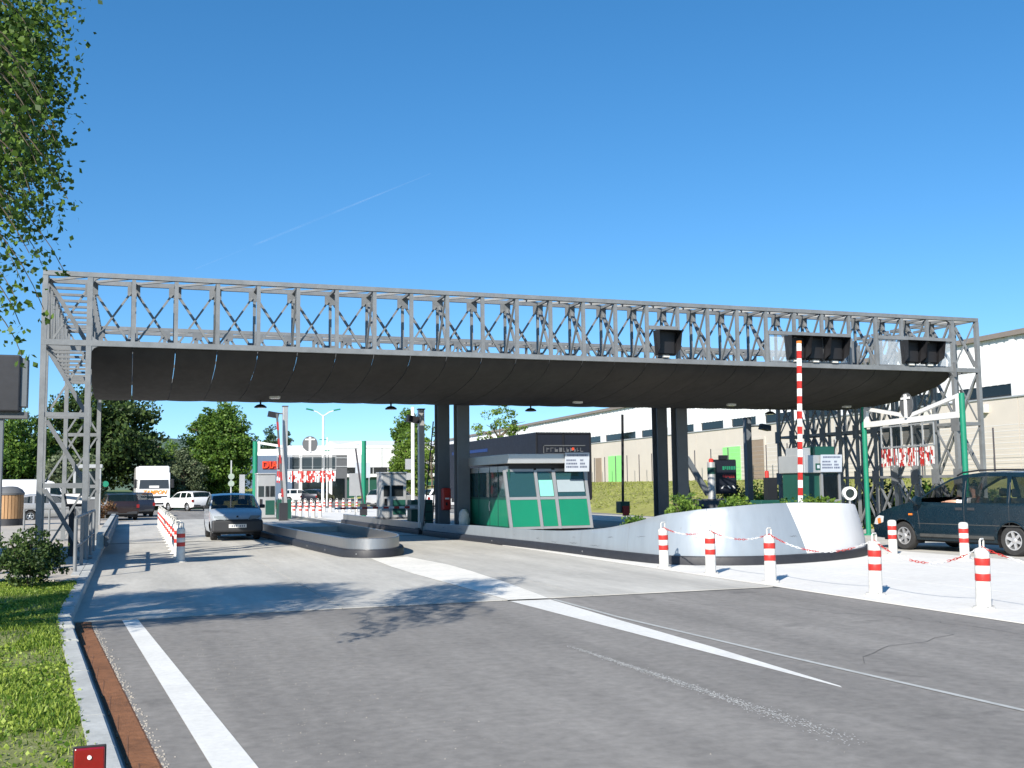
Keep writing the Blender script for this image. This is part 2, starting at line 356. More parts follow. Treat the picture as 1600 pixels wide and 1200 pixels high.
def tree(name, label, base, h, radii, cz, m, nclump, nleaf, lsize, rcl, trunk_r=0.18, group=None, bottom=-0.85, shell=0.4, taper=0.0, limbs=9, barkm=None):
    t = thing(name, label, 'tree', base, 0, group)
    mb = MB(); top = cz + radii[2] * 0.35
    mb.tube([(0, 0, -0.1), (0.05, 0.02, top * .35), (-0.04, 0.05, top * .7), (0.02, 0, top)], 0, 8, rs=[trunk_r * 1.25, trunk_r, trunk_r * .7, trunk_r * .25])
    for i in range(limbs):
        a = 2 * pi * i / limbs * 1.618 * 2; z0 = top * (0.35 + 0.5 * i / limbs)
        e = Vector((cos(a) * radii[0] * .75, sin(a) * radii[1] * .75, min(z0 + radii[2] * .5, cz + radii[2] * .8)))
        p0 = Vector((0, 0, z0)); mid = (p0 + e) / 2 + Vector((0, 0, .15 * radii[2]))
        mb.tube([p0, mid, e], 0, 6, rs=[trunk_r * .5, trunk_r * .3, trunk_r * .1])
    mb.build('trunk', barkm or BARK, t, smooth=True)
    pts = clumps((0, 0, cz), radii, nclump, nleaf, rcl, shell, bottom, taper=taper)
    link(bpy.data.objects.new('crown', leaf_mesh('crown', pts, lsize, m)), t); return t
def shrub(name, label, base, radii, m, n, lsize, rcl=0.15, group=None, cat='shrub'):
    t = thing(name, label, cat, base, 0, group); mb = MB()
    for i in range(7):
        a = i * 2.4; mb.tube([(0, 0, -.03), (cos(a) * radii[0] * .3, sin(a) * radii[1] * .3, radii[2] * .8), (cos(a) * radii[0] * .6, sin(a) * radii[1] * .6, radii[2] * 1.5)], 0, 5, rs=[.012, .009, .004])
    mb.build('stem', BARK, t)
    pts = clumps((0, 0, radii[2]), radii, n, 26, rcl, 0.3, -0.95); pts = pts[pts[:, 2] > 0.02]
    link(bpy.data.objects.new('foliage', leaf_mesh('foliage', pts, lsize, m)), t); return t
ORD = ['nearest', 'second', 'third', 'fourth', 'fifth', 'sixth', 'seventh', 'eighth', 'ninth', 'tenth', 'eleventh', 'twelfth', 'thirteenth', 'fourteenth', 'fifteenth', 'sixteenth', 'seventeenth', 'eighteenth']

# ================================================================== THE SETTING
struct(sheet('ground', [(-3000, -40), (3000, -40), (3000, 4200), (-3000, 4200)], -0.05, GRND))
struct(sheet('road', [(-0.72, 13.6), (0.35, 2), (0.7, -20), (60, -20), (60, 300), (-60, 300), (-60, 61), (-0.7, 61)], 0.0, A))
# concrete apron cast in bays, each bay a slab of its own with open joints
ap = struct(sheet('concrete_apron', [(-0.7, 14.62), (9.62, 14.5), (9.3, 60), (-0.7, 60)], 0.003, CONCJ))
xj = [-0.66, 2.75, 5.05, 6.45, 9.55]; yj = [14.6, 18.7, 24.4, 29.6, 34.55, 35.0, 39.2, 43.5, 51.0, 59.8]
for i in range(4):
    for j in range(9):
        x0, x1, y0, y1 = xj[i] + .006, xj[i + 1] - .006, yj[j] + .006, yj[j + 1] - .006
        MB().box(x0, x1, y0, y1, -.02, 0.012 - (0.006 if j == 4 else 0)).build('slab', CONC if j != 4 else CONCJ, ap)
# right hand white paving, bays with joints
wp = struct(sheet('white_paving', [(9.6, 7.0), (16.9, 6.0), (16.9, 60), (9.6, 60)], 0.003, CONCJ))
rows = [6.0, 8.6, 11.2, 14.9, 17.4, 20.0, 24, 30, 38, 48, 60]
for j in range(len(rows) - 1):
    for i in range(3):
        xa = 9.62 + i * 2.43; xb = xa + 2.42
        ya = lambda x: rows[j] + (x - 9.6) * 0.3 * (1 if j < 5 else 0)
        yb = lambda x: rows[j + 1] + (x - 9.6) * 0.3 * (1 if j + 1 < 5 else 0)
        MB().prism([(xa, ya(xa)), (xb - .012, ya(xb)), (xb - .012, yb(xb) - .012), (xa, yb(xa) - .012)], -.02, 0.014).build('slab', WPAV, wp)
ln = struct(sheet('toll_lane', [(16.95, -5), (24, -5), (24, 60), (16.95, 60)], 0.004, CONC))
struct(sheet('exit_apron', [(6.9, 60.2), (18, 60.2), (17, 84), (8.2, 84)], 0.004, WPAV))
struct(sheet('far_road', [(12.3, 86), (17, 86), (23, 190), (16, 190)], 0.006, ASPF))
# painted lines
def kx(y): return -0.64 + (14.2 - y) * 0.0855 if y < 14.2 else -0.64
pl = struct(sheet('edge_line', [(-0.06, 14.55), (0.13, 14.55), (0.75, 6.6), (1.5, -3), (1.2, -3), (0.5, 6.6)], 0.004, PAINT))
L_ = [(5.2, 24.2), (5.05, 21.5), (5.03, 19.5), (5.08, 17.0), (5.11, 14.55)]; R_ = [(5.72, 14.5), (5.98, 17), (6.18, 19.7), (6.25, 21.5), (6.1, 24.4)]
struct(sheet('lane_nose', L_ + R_, 0.017, PAINTC))
struct(sheet('lane_line', [(5.12, 14.5), (5.26, 11), (5.36, 8.5), (5.40, 7.33), (5.43, 7.4), (5.55, 9.6), (5.62, 12), (5.72, 14.45)], 0.004, PAINT))
struct(MB().add([(5.74, 14.45, .005), (5.80, 14.45, .005), (5.76, 12.2, .005), (5.70, 12.2, .005), (5.84, 9, .005), (5.90, 9, .005), (6.02, 6, .005), (6.08, 6, .005), (6.3, -2, .005), (6.36, -2, .005)],
       [(0, 1, 2, 3), (3, 2, 5, 4), (4, 5, 7, 6), (6, 7, 9, 8)]).build('sealed_joint', KERB))
# faded old line, worn to specks
fv = MB()
for i in range(2600):
    t = random.betavariate(1.6, 1.7); y = 10.3 - t * 4.6; x = 4.25 + 0.12 * t + random.gauss(0, .018 + .05 * t * t); s = random.uniform(.001, .0052)
    a = random.uniform(-.5, .5); fv.add([(x + s * cos(a + k * 1.6), y + 2.6 * s * sin(a + k * 1.6), .0045) for k in range(4)], [(0, 1, 2, 3)])
stuff(fv.build('worn_line', PAINT), 'faint remains of a worn white line on the asphalt')
# hairline cracks in the asphalt
ck = MB(); rc = random.Random(21)
for (x, y, dx, dy, n_) in ((7.2, 13.8, .12, -.35, 22), (8.3, 9.5, -.25, -.2, 9)):
    pts = [(x, y)]
    for k in range(n_): x += dx * rc.uniform(.3, 1.2) + rc.gauss(0, .07); y += dy * rc.uniform(.3, 1.2) + rc.gauss(0, .07); pts.append((x, y))
    for (xa, ya), (xb, yb) in zip(pts[:-1], pts[1:]):
        l = math.hypot(xb - xa, yb - ya) or 1; nx, ny = -(yb - ya) / l * .004, (xb - xa) / l * .004; ck.add([(xa + nx, ya + ny, .0035), (xa - nx, ya - ny, .0035), (xb - nx, yb - ny, .0035), (xb + nx, yb + ny, .0035)], [(0, 1, 2, 3)])
stuff(ck.build('road_cracks', CONCJ), 'thin dark cracks in the asphalt')
# loose stones scattered on the near asphalt
ls = MB()
for k in range(330):
    y = rc.uniform(5.6, 12.5); x = kx(y) + .9 + abs(rc.gauss(0, 1.0)); s = rc.uniform(.0018, .0055); a = rc.uniform(0, 3)
    ls.add([(x + s * cos(a + q * 2.1) * 1.2, y + s * sin(a + q * 2.1), 0) for q in range(3)] + [(x, y, s)], [(0, 1, 3), (1, 2, 3), (2, 0, 3)])
stuff(ls.build('loose_stones', RUSTG), 'small pale stones scattered on the near asphalt')
LEAFB = leafmat('meadow_blade', (0.16, 0.2, 0.03), (0.36, 0.38, 0.1), 0.35)
# kerb of granite stones
kb = thing('kerb', 'pale granite kerb curving along the left edge of the road', 'kerb'); del kb['category']; del kb['label']; kb['kind'] = 'structure'
path = [(kx(y), y) for y in np.arange(-3, 14.2, 1.02)] + [(-0.64, y) for y in np.arange(14.2, 60, 1.02)]
for (xa, ya), (xb, yb) in zip(path[:-1], path[1:]):
    d = Vector((xb - xa, yb - ya)).normalized(); n = Vector((-d.y, d.x)); g = d * .006
    wd = 0.165
    P = [(xa + g.x, ya + g.y), (xb - g.x, yb - g.y), (xb - g.x + n.x * wd, yb - g.y + n.y * wd), (xa + g.x + n.x * wd, ya + g.y + n.y * wd)]
    zt = 0.075 + .075 * min(1, max(0, (ya - 11.5) / 3)) + random.uniform(-.003, .003)
    mb = MB().prism(P, -.1, zt - .02)
    Q = [(xa + g.x + n.x * .022, ya + g.y + n.y * .022), (xb - g.x + n.x * .022, yb - g.y + n.y * .022), P[2], P[3]]
    k = len(mb.v); mb.v += [(x, y, zt) for x, y in Q]; mb.f[1] = (k, k + 1, k + 2, k + 3)
    for i in range(4): mb.f.append((4 + i, 4 + (i + 1) % 4, k + (i + 1) % 4, k + i))
    mb.build('kerb_stone', KERB, kb)
# rusty drain beside the kerb, one grate per metre
dr = thing('drain_channel', 'x', 'x'); del dr['category']; del dr['label']; dr['kind'] = 'structure'
for y in np.arange(-2.9, 14.4, 0.76):
    y2 = min(y + .755, 14.5); xa, xb = kx(y) + .035, kx(y2) + .035; wd = 0.19
    mb = MB().prism([(xa, y), (xa + wd, y), (xb + wd, y2), (xb, y2)], -.04, .004)
    n = 22 if y > 3 else 4
    for i in range(n):
        t = (i + .5) / n; yy = y + (y2 - y) * t; xx = xa + (xb - xa) * t
        mb.box(xx + .012, xx + wd - .012, yy - .009, yy + .009, .004, .011)
    mb.box(xa, xa + .01, y + .002, y2 - .002, .004, .012, None)
    mb.build('grate', RUST, dr)
dm = MB()
for i in range(520):
    y = random.uniform(5.5, 14.3); x = kx(y) + .225 + abs(random.gauss(0, .03)); s = random.uniform(.0015, .006)
    dm.box(x - s, x + s, y - s, y + s, 0, s * 1.1)
stuff(dm.build('grit', WALK), 'grit washed up along the rusty drain')
# verge and walkway behind the kerb
def vz(y): return 0.055 + .08 * min(1, max(0, (y - 11.5) / 3))
vy = [-6, 5, 9, 11.5, 12.5, 13.5, 14.5, 17, 19.3, 20.5]; vm = MB()
for y in vy:
    xr = kx(y) - .168 if y < 19.31 else -3.0
    for t_ in (0, .04, .1, .2, .4, 1): vm.v.append((xr - 39 * t_, y, vz(y) + (.06 * sin(y * 2 + t_ * 9) if 0 < t_ < 1 else 0) * t_ * 2))
vm.f = [(j * 6 + i, j * 6 + i + 1, j * 6 + 7 + i, j * 6 + 6 + i) for j in range(len(vy) - 1) for i in range(5)]
vg = vm.build('verge', VERGE, smooth=True); struct(vg)
wk = MB().prism([(-.81, 19.35), (-.81, 60), (-5.2, 60), (-40, 56), (-40, 20.55), (-6, 20.55), (-1.4, 19.95)], -.1, .14).build('walkway', WALK); struct(wk)
for i in range(14):
    y = 20.6 + i * 2.6
    MB().box(-.96, -.805 - .012, y, y + 2.58, .13, .150).build('paving_slab', KERB, wk)
struct(sheet('parking_ground', [(-60, 61), (-0.75, 61), (-0.75, 200), (-60, 200)], 0.005, ASPF))
# grassy bank in front of the warehouse
bk = MB(); prof = [(24.2, -0.06), (25.5, 0.25), (29, 0.9), (34, 1.5), (38, 1.78), (41, 1.8), (80, 1.82)]
ys = [20, 30, 42, 50, 60, 75, 95, 130, 200]
vs = [(x + .045 * (y - 43) + (0.6 * sin(y * .35) if 0 < i < 4 else 0) + (9 if y < 43 and i < 3 else 0) * (43 - y) / 23 * 0.0, y, z + (0.08 * sin(y * .8 + i) if 0 < i < 4 else 0)) for y in ys for i, (x, z) in enumerate(prof)]
m_ = len(prof); bk.add(vs, [(j * m_ + i, j * m_ + i + 1, (j + 1) * m_ + i + 1, (j + 1) * m_ + i) for j in range(len(ys) - 1) for i in range(m_ - 1)])
struct(bk.build('bank', BANK, smooth=True))
# far hills
for nm, y0, hs, m in (('hill', 2600, (40, 95, 70, 150, 118, 138, 95, 130, 90, 60), HILLM),):
    mb = MB(); n = len(hs); pts = catmull([(-900 + i * 330, hs[i]) for i in range(n)], 8)
    vs = []; 
    for x, z in pts: z = z + 4 * sin(x * .03); vs += [(x, y0, -1), (x, y0 + 260, z * .7), (x, y0 + 700, z), (x, y0 + 1400, -1)]
    k = len(pts); mb.add(vs, [(4 * i + j, 4 * i + 4 + j, 4 * i + 5 + j, 4 * i + 1 + j) for i in range(k - 1) for j in range(3)])
    struct(mb.build(nm, m, smooth=True))
# verge grass
gv = []
pos = []
while len(pos) < 60000:
    y = RNG.uniform(4.5, 20.2); x = kx(y) - .17 - abs(RNG.normal(0, 1.1))
    if y > 19.3 and x > -1.4: continue
    d = sin(x * 3.1 + y * 1.7) + sin(y * 2.9 - x * 4.3)
    if d < -0.5 and RNG.random() < .75: continue
    pos.append((x, y))
pos = np.array(pos); n = len(pos); h = RNG.uniform(.012, .05, n) * (1 + .4 * np.sin(pos[:, 0] * 5 + pos[:, 1] * 2)); a = RNG.uniform(0, 2 * pi, n); w = RNG.uniform(.003, .008, n); b = RNG.uniform(.01, .045, n); c = RNG.uniform(0, 2 * pi, n)
zb_ = np.array([vz(q) - .01 for q in pos[:, 1]]); v = np.zeros((n, 4, 3)); ca, sa = np.cos(a), np.sin(a)
v[:, 0] = np.stack([pos[:, 0] - ca * w, pos[:, 1] - sa * w, zb_], 1); v[:, 1] = np.stack([pos[:, 0] + ca * w, pos[:, 1] + sa * w, zb_], 1)
v[:, 2] = np.stack([pos[:, 0] + ca * w * .5 + np.cos(c) * b, pos[:, 1] + sa * w * .5 + np.sin(c) * b, zb_ + h], 1); v[:, 3] = np.stack([pos[:, 0] - ca * w * .5 + np.cos(c) * b, pos[:, 1] - sa * w * .5 + np.sin(c) * b, zb_ + h * .96], 1)
me = bpy.data.meshes.new('grass'); me.vertices.add(4 * n); me.vertices.foreach_set('co', v.reshape(-1)); me.loops.add(4 * n); me.loops.foreach_set('vertex_index', np.arange(4 * n, dtype=np.int32))
me.polygons.add(n); me.polygons.foreach_set('loop_start', np.arange(0, 4 * n, 4, dtype=np.int32)); me.polygons.foreach_set('loop_total', np.full(n, 4, dtype=np.int32)); me.update(calc_edges=True); me.materials.append(GRASS)
stuff(link(bpy.data.objects.new('grass', me)), 'short patchy grass on the verge left of the kerb')
cp = np.stack([pos[::6, 0] + .03, pos[::6, 1], zb_[::6] + .025], 1) + RNG.normal(0, .02, (len(pos[::6]), 3)) * [1, 1, .4]
stuff(link(bpy.data.objects.new('clover', leaf_mesh('clover', cp, .032, GRASS, .9))), 'clover and low weeds among the verge grass')
# grass tufts on the bank
bp = []
for i in range(9000):
    t = RNG.uniform(0.02, 1) ; y = RNG.uniform(40, 100); x = 25 + t * 13 + .045 * (y - 43); z = np.interp(x - .045 * (y - 43), [p[0] for p in prof], [p[1] for p in prof]); bp.append((x, y, z + .03))
stuff(link(bpy.data.objects.new('bank_grass', leaf_mesh('bank_grass', np.array(bp), .17, LEAFB, .3))), 'long meadow grass on the bank below the warehouse')

# ================================================================== CANOPY
BAY = 0.923; Y0 = 25.33; XS = [-1.853 + BAY * i for i in range(29)]; YS = [Y0 + BAY * j for j in range(11)]
LV = [0.14, 1.75, 3.3, 4.9, 6.44]
cn = thing('toll_canopy', 'long grey steel lattice canopy spanning the toll lanes with a dark curved soffit', 'canopy')
def B(n, a, b, w=.1, h=.1, m=STEEL): return barobj(n, a, b, w, h, m, cn)
ZT, ZB = LV[4], LV[3]
for yy, w in ((YS[0], .12), (YS[1], .08), (YS[9], .08), (YS[10], .11)):
    for z in (ZT, ZB): B('chord', (XS[0] - .05, yy, z), (XS[28] + .05, yy, z), w, .105 if z == ZT else .125)
for i in range(29):
    for yy, w in ((YS[0], .085), (YS[1], .065), (YS[9], .065), (YS[10], .08)):
        if 2 <= i <= 26: B('post', (XS[i], yy, ZB + .06), (XS[i], yy, ZT - .06), w, w)
    for yy, y2 in ((YS[0], YS[1]), (YS[9], YS[10])):
        if 2 <= i <= 26:
            B('cross_member', (XS[i], yy + .07, ZT - .02), (XS[i], y2 - .05, ZT - .02), .06, .07); B('cross_member', (XS[i], yy + .07, ZB), (XS[i], y2 - .05, ZB), .06, .07)
        if i < 28:
            B('lacing_bar', (XS[i], y2 - .05, ZT - .01), (XS[i + 1], yy + .06, ZT - .01), .05, .05)
            if i > 11: B('lacing_bar', (XS[i + 1], y2 - .05, ZT + .02), (XS[i], yy + .06, ZT + .02), .035, .035)
for i in range(1, 28):
    for yy in (YS[1], YS[9]):
        o = B('gusset_plate', (XS[i] - .14, yy - .03, ZT - .16), (XS[i] + .14, yy - .03, ZT - .16), .025, .25, DSTEEL)
        if yy == YS[1] or i % 2: B('gusset_plate', (XS[i] - .15, yy - .03, ZB + .14), (XS[i] + .15, yy - .03, ZB + .14), .025, .2, DSTEEL)
        if i < 27:
            B('diagonal_brace', (XS[i] + .06, yy + .015, ZT - .2), (XS[i + 1] - .06, yy + .015, ZB + .12), .06, .055)
            B('diagonal_brace', (XS[i + 1] - .06, yy - .05, ZT - .2), (XS[i] + .06, yy - .05, ZB + .12), .045, .045)
    if i % 2 == 0 or i > 12:
        B('web_brace', (XS[i] + .03, YS[0] + .06, ZB + .1), (XS[i] + .03, YS[1] - .05, ZT - .2), .06, .06)
        B('web_brace', (XS[i] - .03, YS[0] + .06, ZT - .1), (XS[i] - .03, YS[1] - .05, ZB + .1), .045, .045)
# end towers
for side, (xa, xb) in enumerate(((XS[0], XS[1]), (XS[27], XS[28]))):
    for j, y in enumerate(YS):
        for x in (xa, xb): B('post', (x, y, LV[0] if side or j in (0, 1, 10) else ZB), (x, y, ZT - .06), .115 if j in (0, 10) else .085, .115 if j in (0, 10) else .085)
        for z in LV[1:]:
            if j in (0, 10) or z >= LV[3] or side == 1 or j == 1: B('cross_member', (xa + .06, y, z), (xb - .06, y, z), .08, .1 if j in (0, 10) else .06)
        if j < 10:
            y2 = YS[j + 1]
            for x in (xa, xb):
                for z in (LV[1:] if side else LV[3:]):
                    B('rail', (x, y + .06, z), (x, y2 - .06, z), .07, .08)
            for q in (range(4) if side else (3,)):
                z0, z1 = LV[q], LV[q + 1]
                xi, xo = (xb, xa) if side == 0 else (xa, xb)
                if side == 1:
                    B('tower_brace', (xi + .02, y + .06, z0 + .15), (xi + .02, y2 - .06, z1 - .15), .05, .05); B('tower_brace', (xi - .03, y2 - .06, z0 + .15), (xi - .03, y + .06, z1 - .15), .05, .05)
                else: B('tower_brace', (xi, y + .06, z1 - .1), (xi, y2 - .06, z0 + .1), .05, .05)
                if (j + q) % 2 == 0: B('tower_brace', (xo, y + .06, z1 - .1), (xo, y2 - .06, z0 + .1), .06, .06)
                else: B('tower_brace', (xo, y + .06, z0 + .1), (xo, y2 - .06, z1 - .1), .06, .06)
        for z in LV[1:4]:
            if side == 1 or j in (1, 10):
                xi = xb if side == 0 else xa
                B('node_plate', (xi - .05 if side else xi + .05, y - .16, z), (xi - .05 if side else xi + .05, y + .16, z), .025, .44, DSTEEL)
    for z0, z1 in zip(LV[:-1], LV[1:]):
        for yy in (YS[0] + .02, YS[10]):
            if side == 0 and yy > 26:
                B('end_brace', (xa + .06, yy, z1 - .1), (xb - .06, yy, z0 + .1), .05, .05); B('end_brace', (xb - .06, yy - .06, z1 - .1), (xa + .06, yy - .06, z0 + .1), .05, .05)
            if side == 0 and yy < 26: B('end_brace', (xb - .05, YS[1] + .05, z1 - .08), (xa + .05, YS[1] + .05, z0 + .08), .045, .045)
            if side == 0 and yy < 26: B('end_brace', (xa + .05, YS[1] - .06, z1 - .08), (xb - .05, YS[1] - .06, z0 + .08), .09, .09, DSTEEL)
            if side == 1:
                B('end_brace', (xa + .07, yy, z0 + .12), (xb - .07, yy, z1 - .12), .035, .035); B('end_brace', (xb - .07, yy + .05, z0 + .12), (xa + .07, yy + .05, z1 - .12), .035, .035)
    for x in (xa, xb):
        for y in (YS[0], YS[10]): B('foot_plate', (x - .18, y, LV[0] + .02), (x + .18, y, LV[0] + .02), .36, .05, DSTEEL)
# corner fillets at the front opening
for x, s in ((XS[1], 1), (XS[27], -1)):
    for z, t in ((ZB + .06, 1), (ZT - .06, -1), (ZB - .065, -1)):
        mb = MB(); P = [(x + s * .05, z), (x + s * .2, z), (x + s * .11, z + t * .05), (x + s * .06, z + t * .12), (x + s * .05, z + t * .2)]
        mb.add([(a, YS[0] - .045, b) for a, b in P] + [(a, YS[0] + .045, b) for a, b in P], [(0, 1, 2, 3, 4), (9, 8, 7, 6, 5)] + [(i, (i + 1) % 5, 5 + (i + 1) % 5, 5 + i) for i in range(5)])
        mb.build('corner_fillet', STEEL, cn)
# soffit: one curved sheet per bay
prf = [(25.41, 4.83), (25.5, 4.72), (25.7, 4.6), (26.1, 4.45), (26.95, 4.28), (27.85, 4.15), (28.8, 4.09), (29.8, 4.06), (31, 4.09), (32, 4.2), (33, 4.4), (33.6, 4.62), (33.95, 4.83)]
def soffmesh():
    mb = MB(); us = [0, .12, .3, .5, .7, .88, 1]; n = len(prf); vs = []; fs = []
    for dz in (0, .035):
        for (y, z) in prf:
            for u in us: vs.append(((u - .5) * (BAY - .014), y, z - (.014 * (1 - (2 * u - 1) ** 2)) * (0 if y < 25.6 or y > 33.5 else 1) + dz))
    k = len(us); o2 = n * k
    for i in range(n - 1):
        for j in range(k - 1):
            a = i * k + j; fs.append((a, a + 1, a + k + 1, a + k)); fs.append((o2 + a, o2 + a + k, o2 + a + k + 1, o2 + a + 1))
        for j in (0, k - 1): a = i * k + j; fs.append((a, a + k, o2 + a + k, o2 + a))
    mb.add(vs, fs); return mb.mesh('soffit_sheet', SOFF, True)
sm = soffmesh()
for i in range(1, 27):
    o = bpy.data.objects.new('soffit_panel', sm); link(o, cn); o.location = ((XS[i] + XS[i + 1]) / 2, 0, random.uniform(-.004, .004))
for (cx, cy) in ((9.78, 34.3), (9.82, 32.2), (17.9, 34.3), (17.55, 32.2)):
    mb = MB(); w = .2; zc = 4.83 if cy > 33 else 4.3
    mb.box(cx - w, cx + w, cy - .21, cy - .17, .1, zc); mb.box(cx - w, cx + w, cy + .17, cy + .21, .1, zc); mb.box(cx - .06, cx + .06, cy - .17, cy + .17, .1, zc)
    mb.box(cx - .26, cx + .26, cy - .28, cy + .28, .1, .16); mb.build('column', COLM, cn)
# lamps hung under the soffit
fl0 = None
for k, (x, y, z, lab) in enumerate(((3.35, 30, 4.03, 'black floodlight under the soffit above the silver hatchback'), (7.03, 30, 4.03, 'black floodlight under the soffit left of the paired columns with the red box'),
      (11.33, 30, 4.03, 'black floodlight under the soffit above the green booth roof'), (19.72, 30, 4.03, 'black floodlight under the soffit left of the raised striped barrier'))):
    if fl0 is None:
        fl0 = thing('floodlight', lab, 'lamp', (x, y, z), 0, 'floodlights under the canopy')
        MB().tube([(0, 0, .05), (0, 0, -.1)], .025, 8).build('stem', BLACK, fl0)
        MB().lathe([(.03, -.08), (.1, -.1), (.17, -.15), (.17, -.18), (.04, -.18)], 14).build('housing', BLACK, fl0, True); MB().lathe([(.0, -.185), (.12, -.186), (.12, -.182), (0, -.181)], 14).build('lens', LENS, fl0)
    else: dup(fl0, lab, (x, y, z))
dl0 = None
for k, (x, lab) in enumerate(((3.6, 'small white lamp set in the soffit above the silver hatchback'), (12.4, 'small white lamp set in the soffit above the dark trailer'), (17.6, 'small white lamp set in the soffit right of the right columns'), (21.9, 'small white lamp set in the soffit near its right end'))):
    y, z = 28.9, 4.05
    if dl0 is None:
        dl0 = thing('downlight', lab, 'lamp', (x, y, z), 0, 'small lamps set in the soffit')
        MB().box(-.14, .14, -.07, .07, -.03, .05).build('housing', WHITED, dl0, bevel=.01); MB().box(-.11, .11, -.05, .05, -.036, -.03).build('lens', LENS, dl0)
    else: dup(dl0, lab, (x, y, z))
# lane signal boxes between the front posts
def sigframe(xa, xb, lab):
    t = link(bpy.data.objects.new('signal_frame', None), cn)
    y = Y0 - .02
    barobj('top_rail', (xa + .05, y, 5.79), (xb - .05, y, 5.79), .09, .1, STEEL, t)
    for x in (xa + .07, xb - .07): barobj('stile', (x, y, 4.98), (x, y, 5.74), .03, .03, STEEL, t)
    barobj('bottom_rail', (xa + .1, y - .0, 4.985), (xb - .1, y, 4.985), .03, .03, STEEL, t)
    MB().box(xa + .085, xb - .085, y + .02, y + .026, 5.0, 5.735).build('clear_sheet', SCREEN, t)
    return t
sigframe(XS[20], XS[23], 'three bay clear framed panel behind the three black signal boxes'); sigframe(XS[24], XS[27], 'three bay clear framed panel behind the two black signal boxes at the right end')
t = link(bpy.data.objects.new('signal_frame', None), cn)
barobj('top_rail', (XS[16] + .05, Y0 - .02, 5.79), (XS[17] - .05, Y0 - .02, 5.79), .09, .1, STEEL, t); barobj('stile', (XS[17] - .07, Y0 - .02, 4.98), (XS[17] - .07, Y0 - .02, 5.74), .03, .03, STEEL, t)
sb0 = None
for x, lab in ((XS[16] + .5, 'single black hooded signal box on the canopy front'), (17.5, 'left of three black signal boxes side by side on the canopy front'), (18.14, 'middle of three black signal boxes side by side on the canopy front'), (18.78, 'right of three black signal boxes side by side on the canopy front'),
               (21.45, 'left of two black signal boxes at the right end of the canopy'), (22.12, 'right of two black signal boxes at the right end of the canopy')):
    if sb0 is None:
        sb0 = thing('signal_box', lab, 'signal', (x, Y0 - .06, 5.36), 0, 'black lane signal boxes')
        mb = MB(); mb.add([(-.34, -.1, .34), (.34, -.1, .34), (.27, -.1, -.3), (-.27, -.1, -.3), (-.34, .02, .34), (.34, .02, .34), (.29, .02, -.32), (-.29, .02, -.32)], [(4, 5, 6, 7), (0, 4, 7, 3), (1, 2, 6, 5), (0, 1, 5, 4), (3, 7, 6, 2)])
        mb.build('hood', BLACK, sb0); MB().box(-.26, .26, -.03, -.02, -.26, .3).build('face', BLACK, sb0)
        mb = MB(); mb.add([(-.34, -.1, .34), (.34, -.1, .34), (.34, -.36, .33), (-.34, -.36, .33), (.27, -.1, -.28), (.31, -.3, -.16), (-.27, -.1, -.28), (-.31, -.3, -.16)], [(0, 1, 2, 3), (1, 4, 5, 2), (0, 3, 7, 6)]); mb.build('visor', BLACK, sb0)
        MB().box(-.1, .1, -.06, 0, -.37, -.31).build('bracket', WHITED, sb0)
    else: dup(sb0, lab, (x, Y0 - .06, 5.36))

# ================================================================== ISLANDS
def resample(P, n):
    P = np.array(P); d = np.r_[0, np.cumsum(np.linalg.norm(np.diff(P[:, :2], axis=0), axis=1))]
    s = np.linspace(0, d[-1], n); return np.stack([np.interp(s, d, P[:, k]) for k in range(P.shape[1])], 1), d[-1]
class Path:
    def __init__(s, P): 
        s.P = catmull(P, 8); s.d = np.r_[0, np.cumsum(np.linalg.norm(np.diff(s.P[:, :2], axis=0), axis=1))]; s.L = s.d[-1]
    def at(s, u):
        u = min(max(u, 0), s.L); return [float(np.interp(u, s.d, s.P[:, k])) for k in range(s.P.shape[1])]
    def nrm(s, u):   # outward normal (path runs with the outside on its right hand)
        a, b = s.at(u - .06), s.at(u + .06); dx, dy = b[0] - a[0], b[1] - a[1]; l = math.hypot(dx, dy); return dy / l, -dx / l
    def near(s, x, y): return float(s.d[np.argmin((s.P[:, 0] - x) ** 2 + (s.P[:, 1] - y) ** 2)])
def wall(path, u0, u1, name, m, parent, zb, lean, thick, n=90, sgn=1, u0t=None, u1t=None):
    """upright panel along a path: outer skin, coping, inner skin; bottom at zb, top at path z; optionally slanted ends"""
    rows = 6; V = []; 
    u0t = u0 if u0t is None else u0t; u1t = u1 if u1t is None else u1t
    for k in range(n + 1):
        t = k / n
        col = []
        for r in range(rows + 1):
            v = r / rows; ua = u0 + (u0t - u0) * v; ub = u1 + (u1t - u1) * v; u = ua + (ub - ua) * t
            x, y, z, le = path.at(u); nx, ny = path.nrm(u); zz = zb + (z - zb) * v; off = -le * lean * v ** 1.4
            col.append((x + sgn * nx * off, y + sgn * ny * off, zz))
        u = (u0t + (u1t - u0t) * t); x, y, z, le = path.at(u); nx, ny = path.nrm(u); off = -le * lean - .012
        col.append((x + sgn * nx * off, y + sgn * ny * off, z + .012))
        off = -le * lean - thick
        col.append((x + sgn * nx * off, y + sgn * ny * off, z + .012)); col.append((x + sgn * nx * off, y + sgn * ny * off, zb))
        V.append(col)
    q = len(V[0]); mb = MB(); mb.add([p for c in V for p in c], [(i * q + j, (i + 1) * q + j, (i + 1) * q + j + 1, i * q + j + 1) for i in range(n) for j in range(q - 1)] + [tuple(range(q)), tuple(n * q + j for j in range(q - 1, -1, -1))])
    return mb.build(name, m, parent, smooth=True)
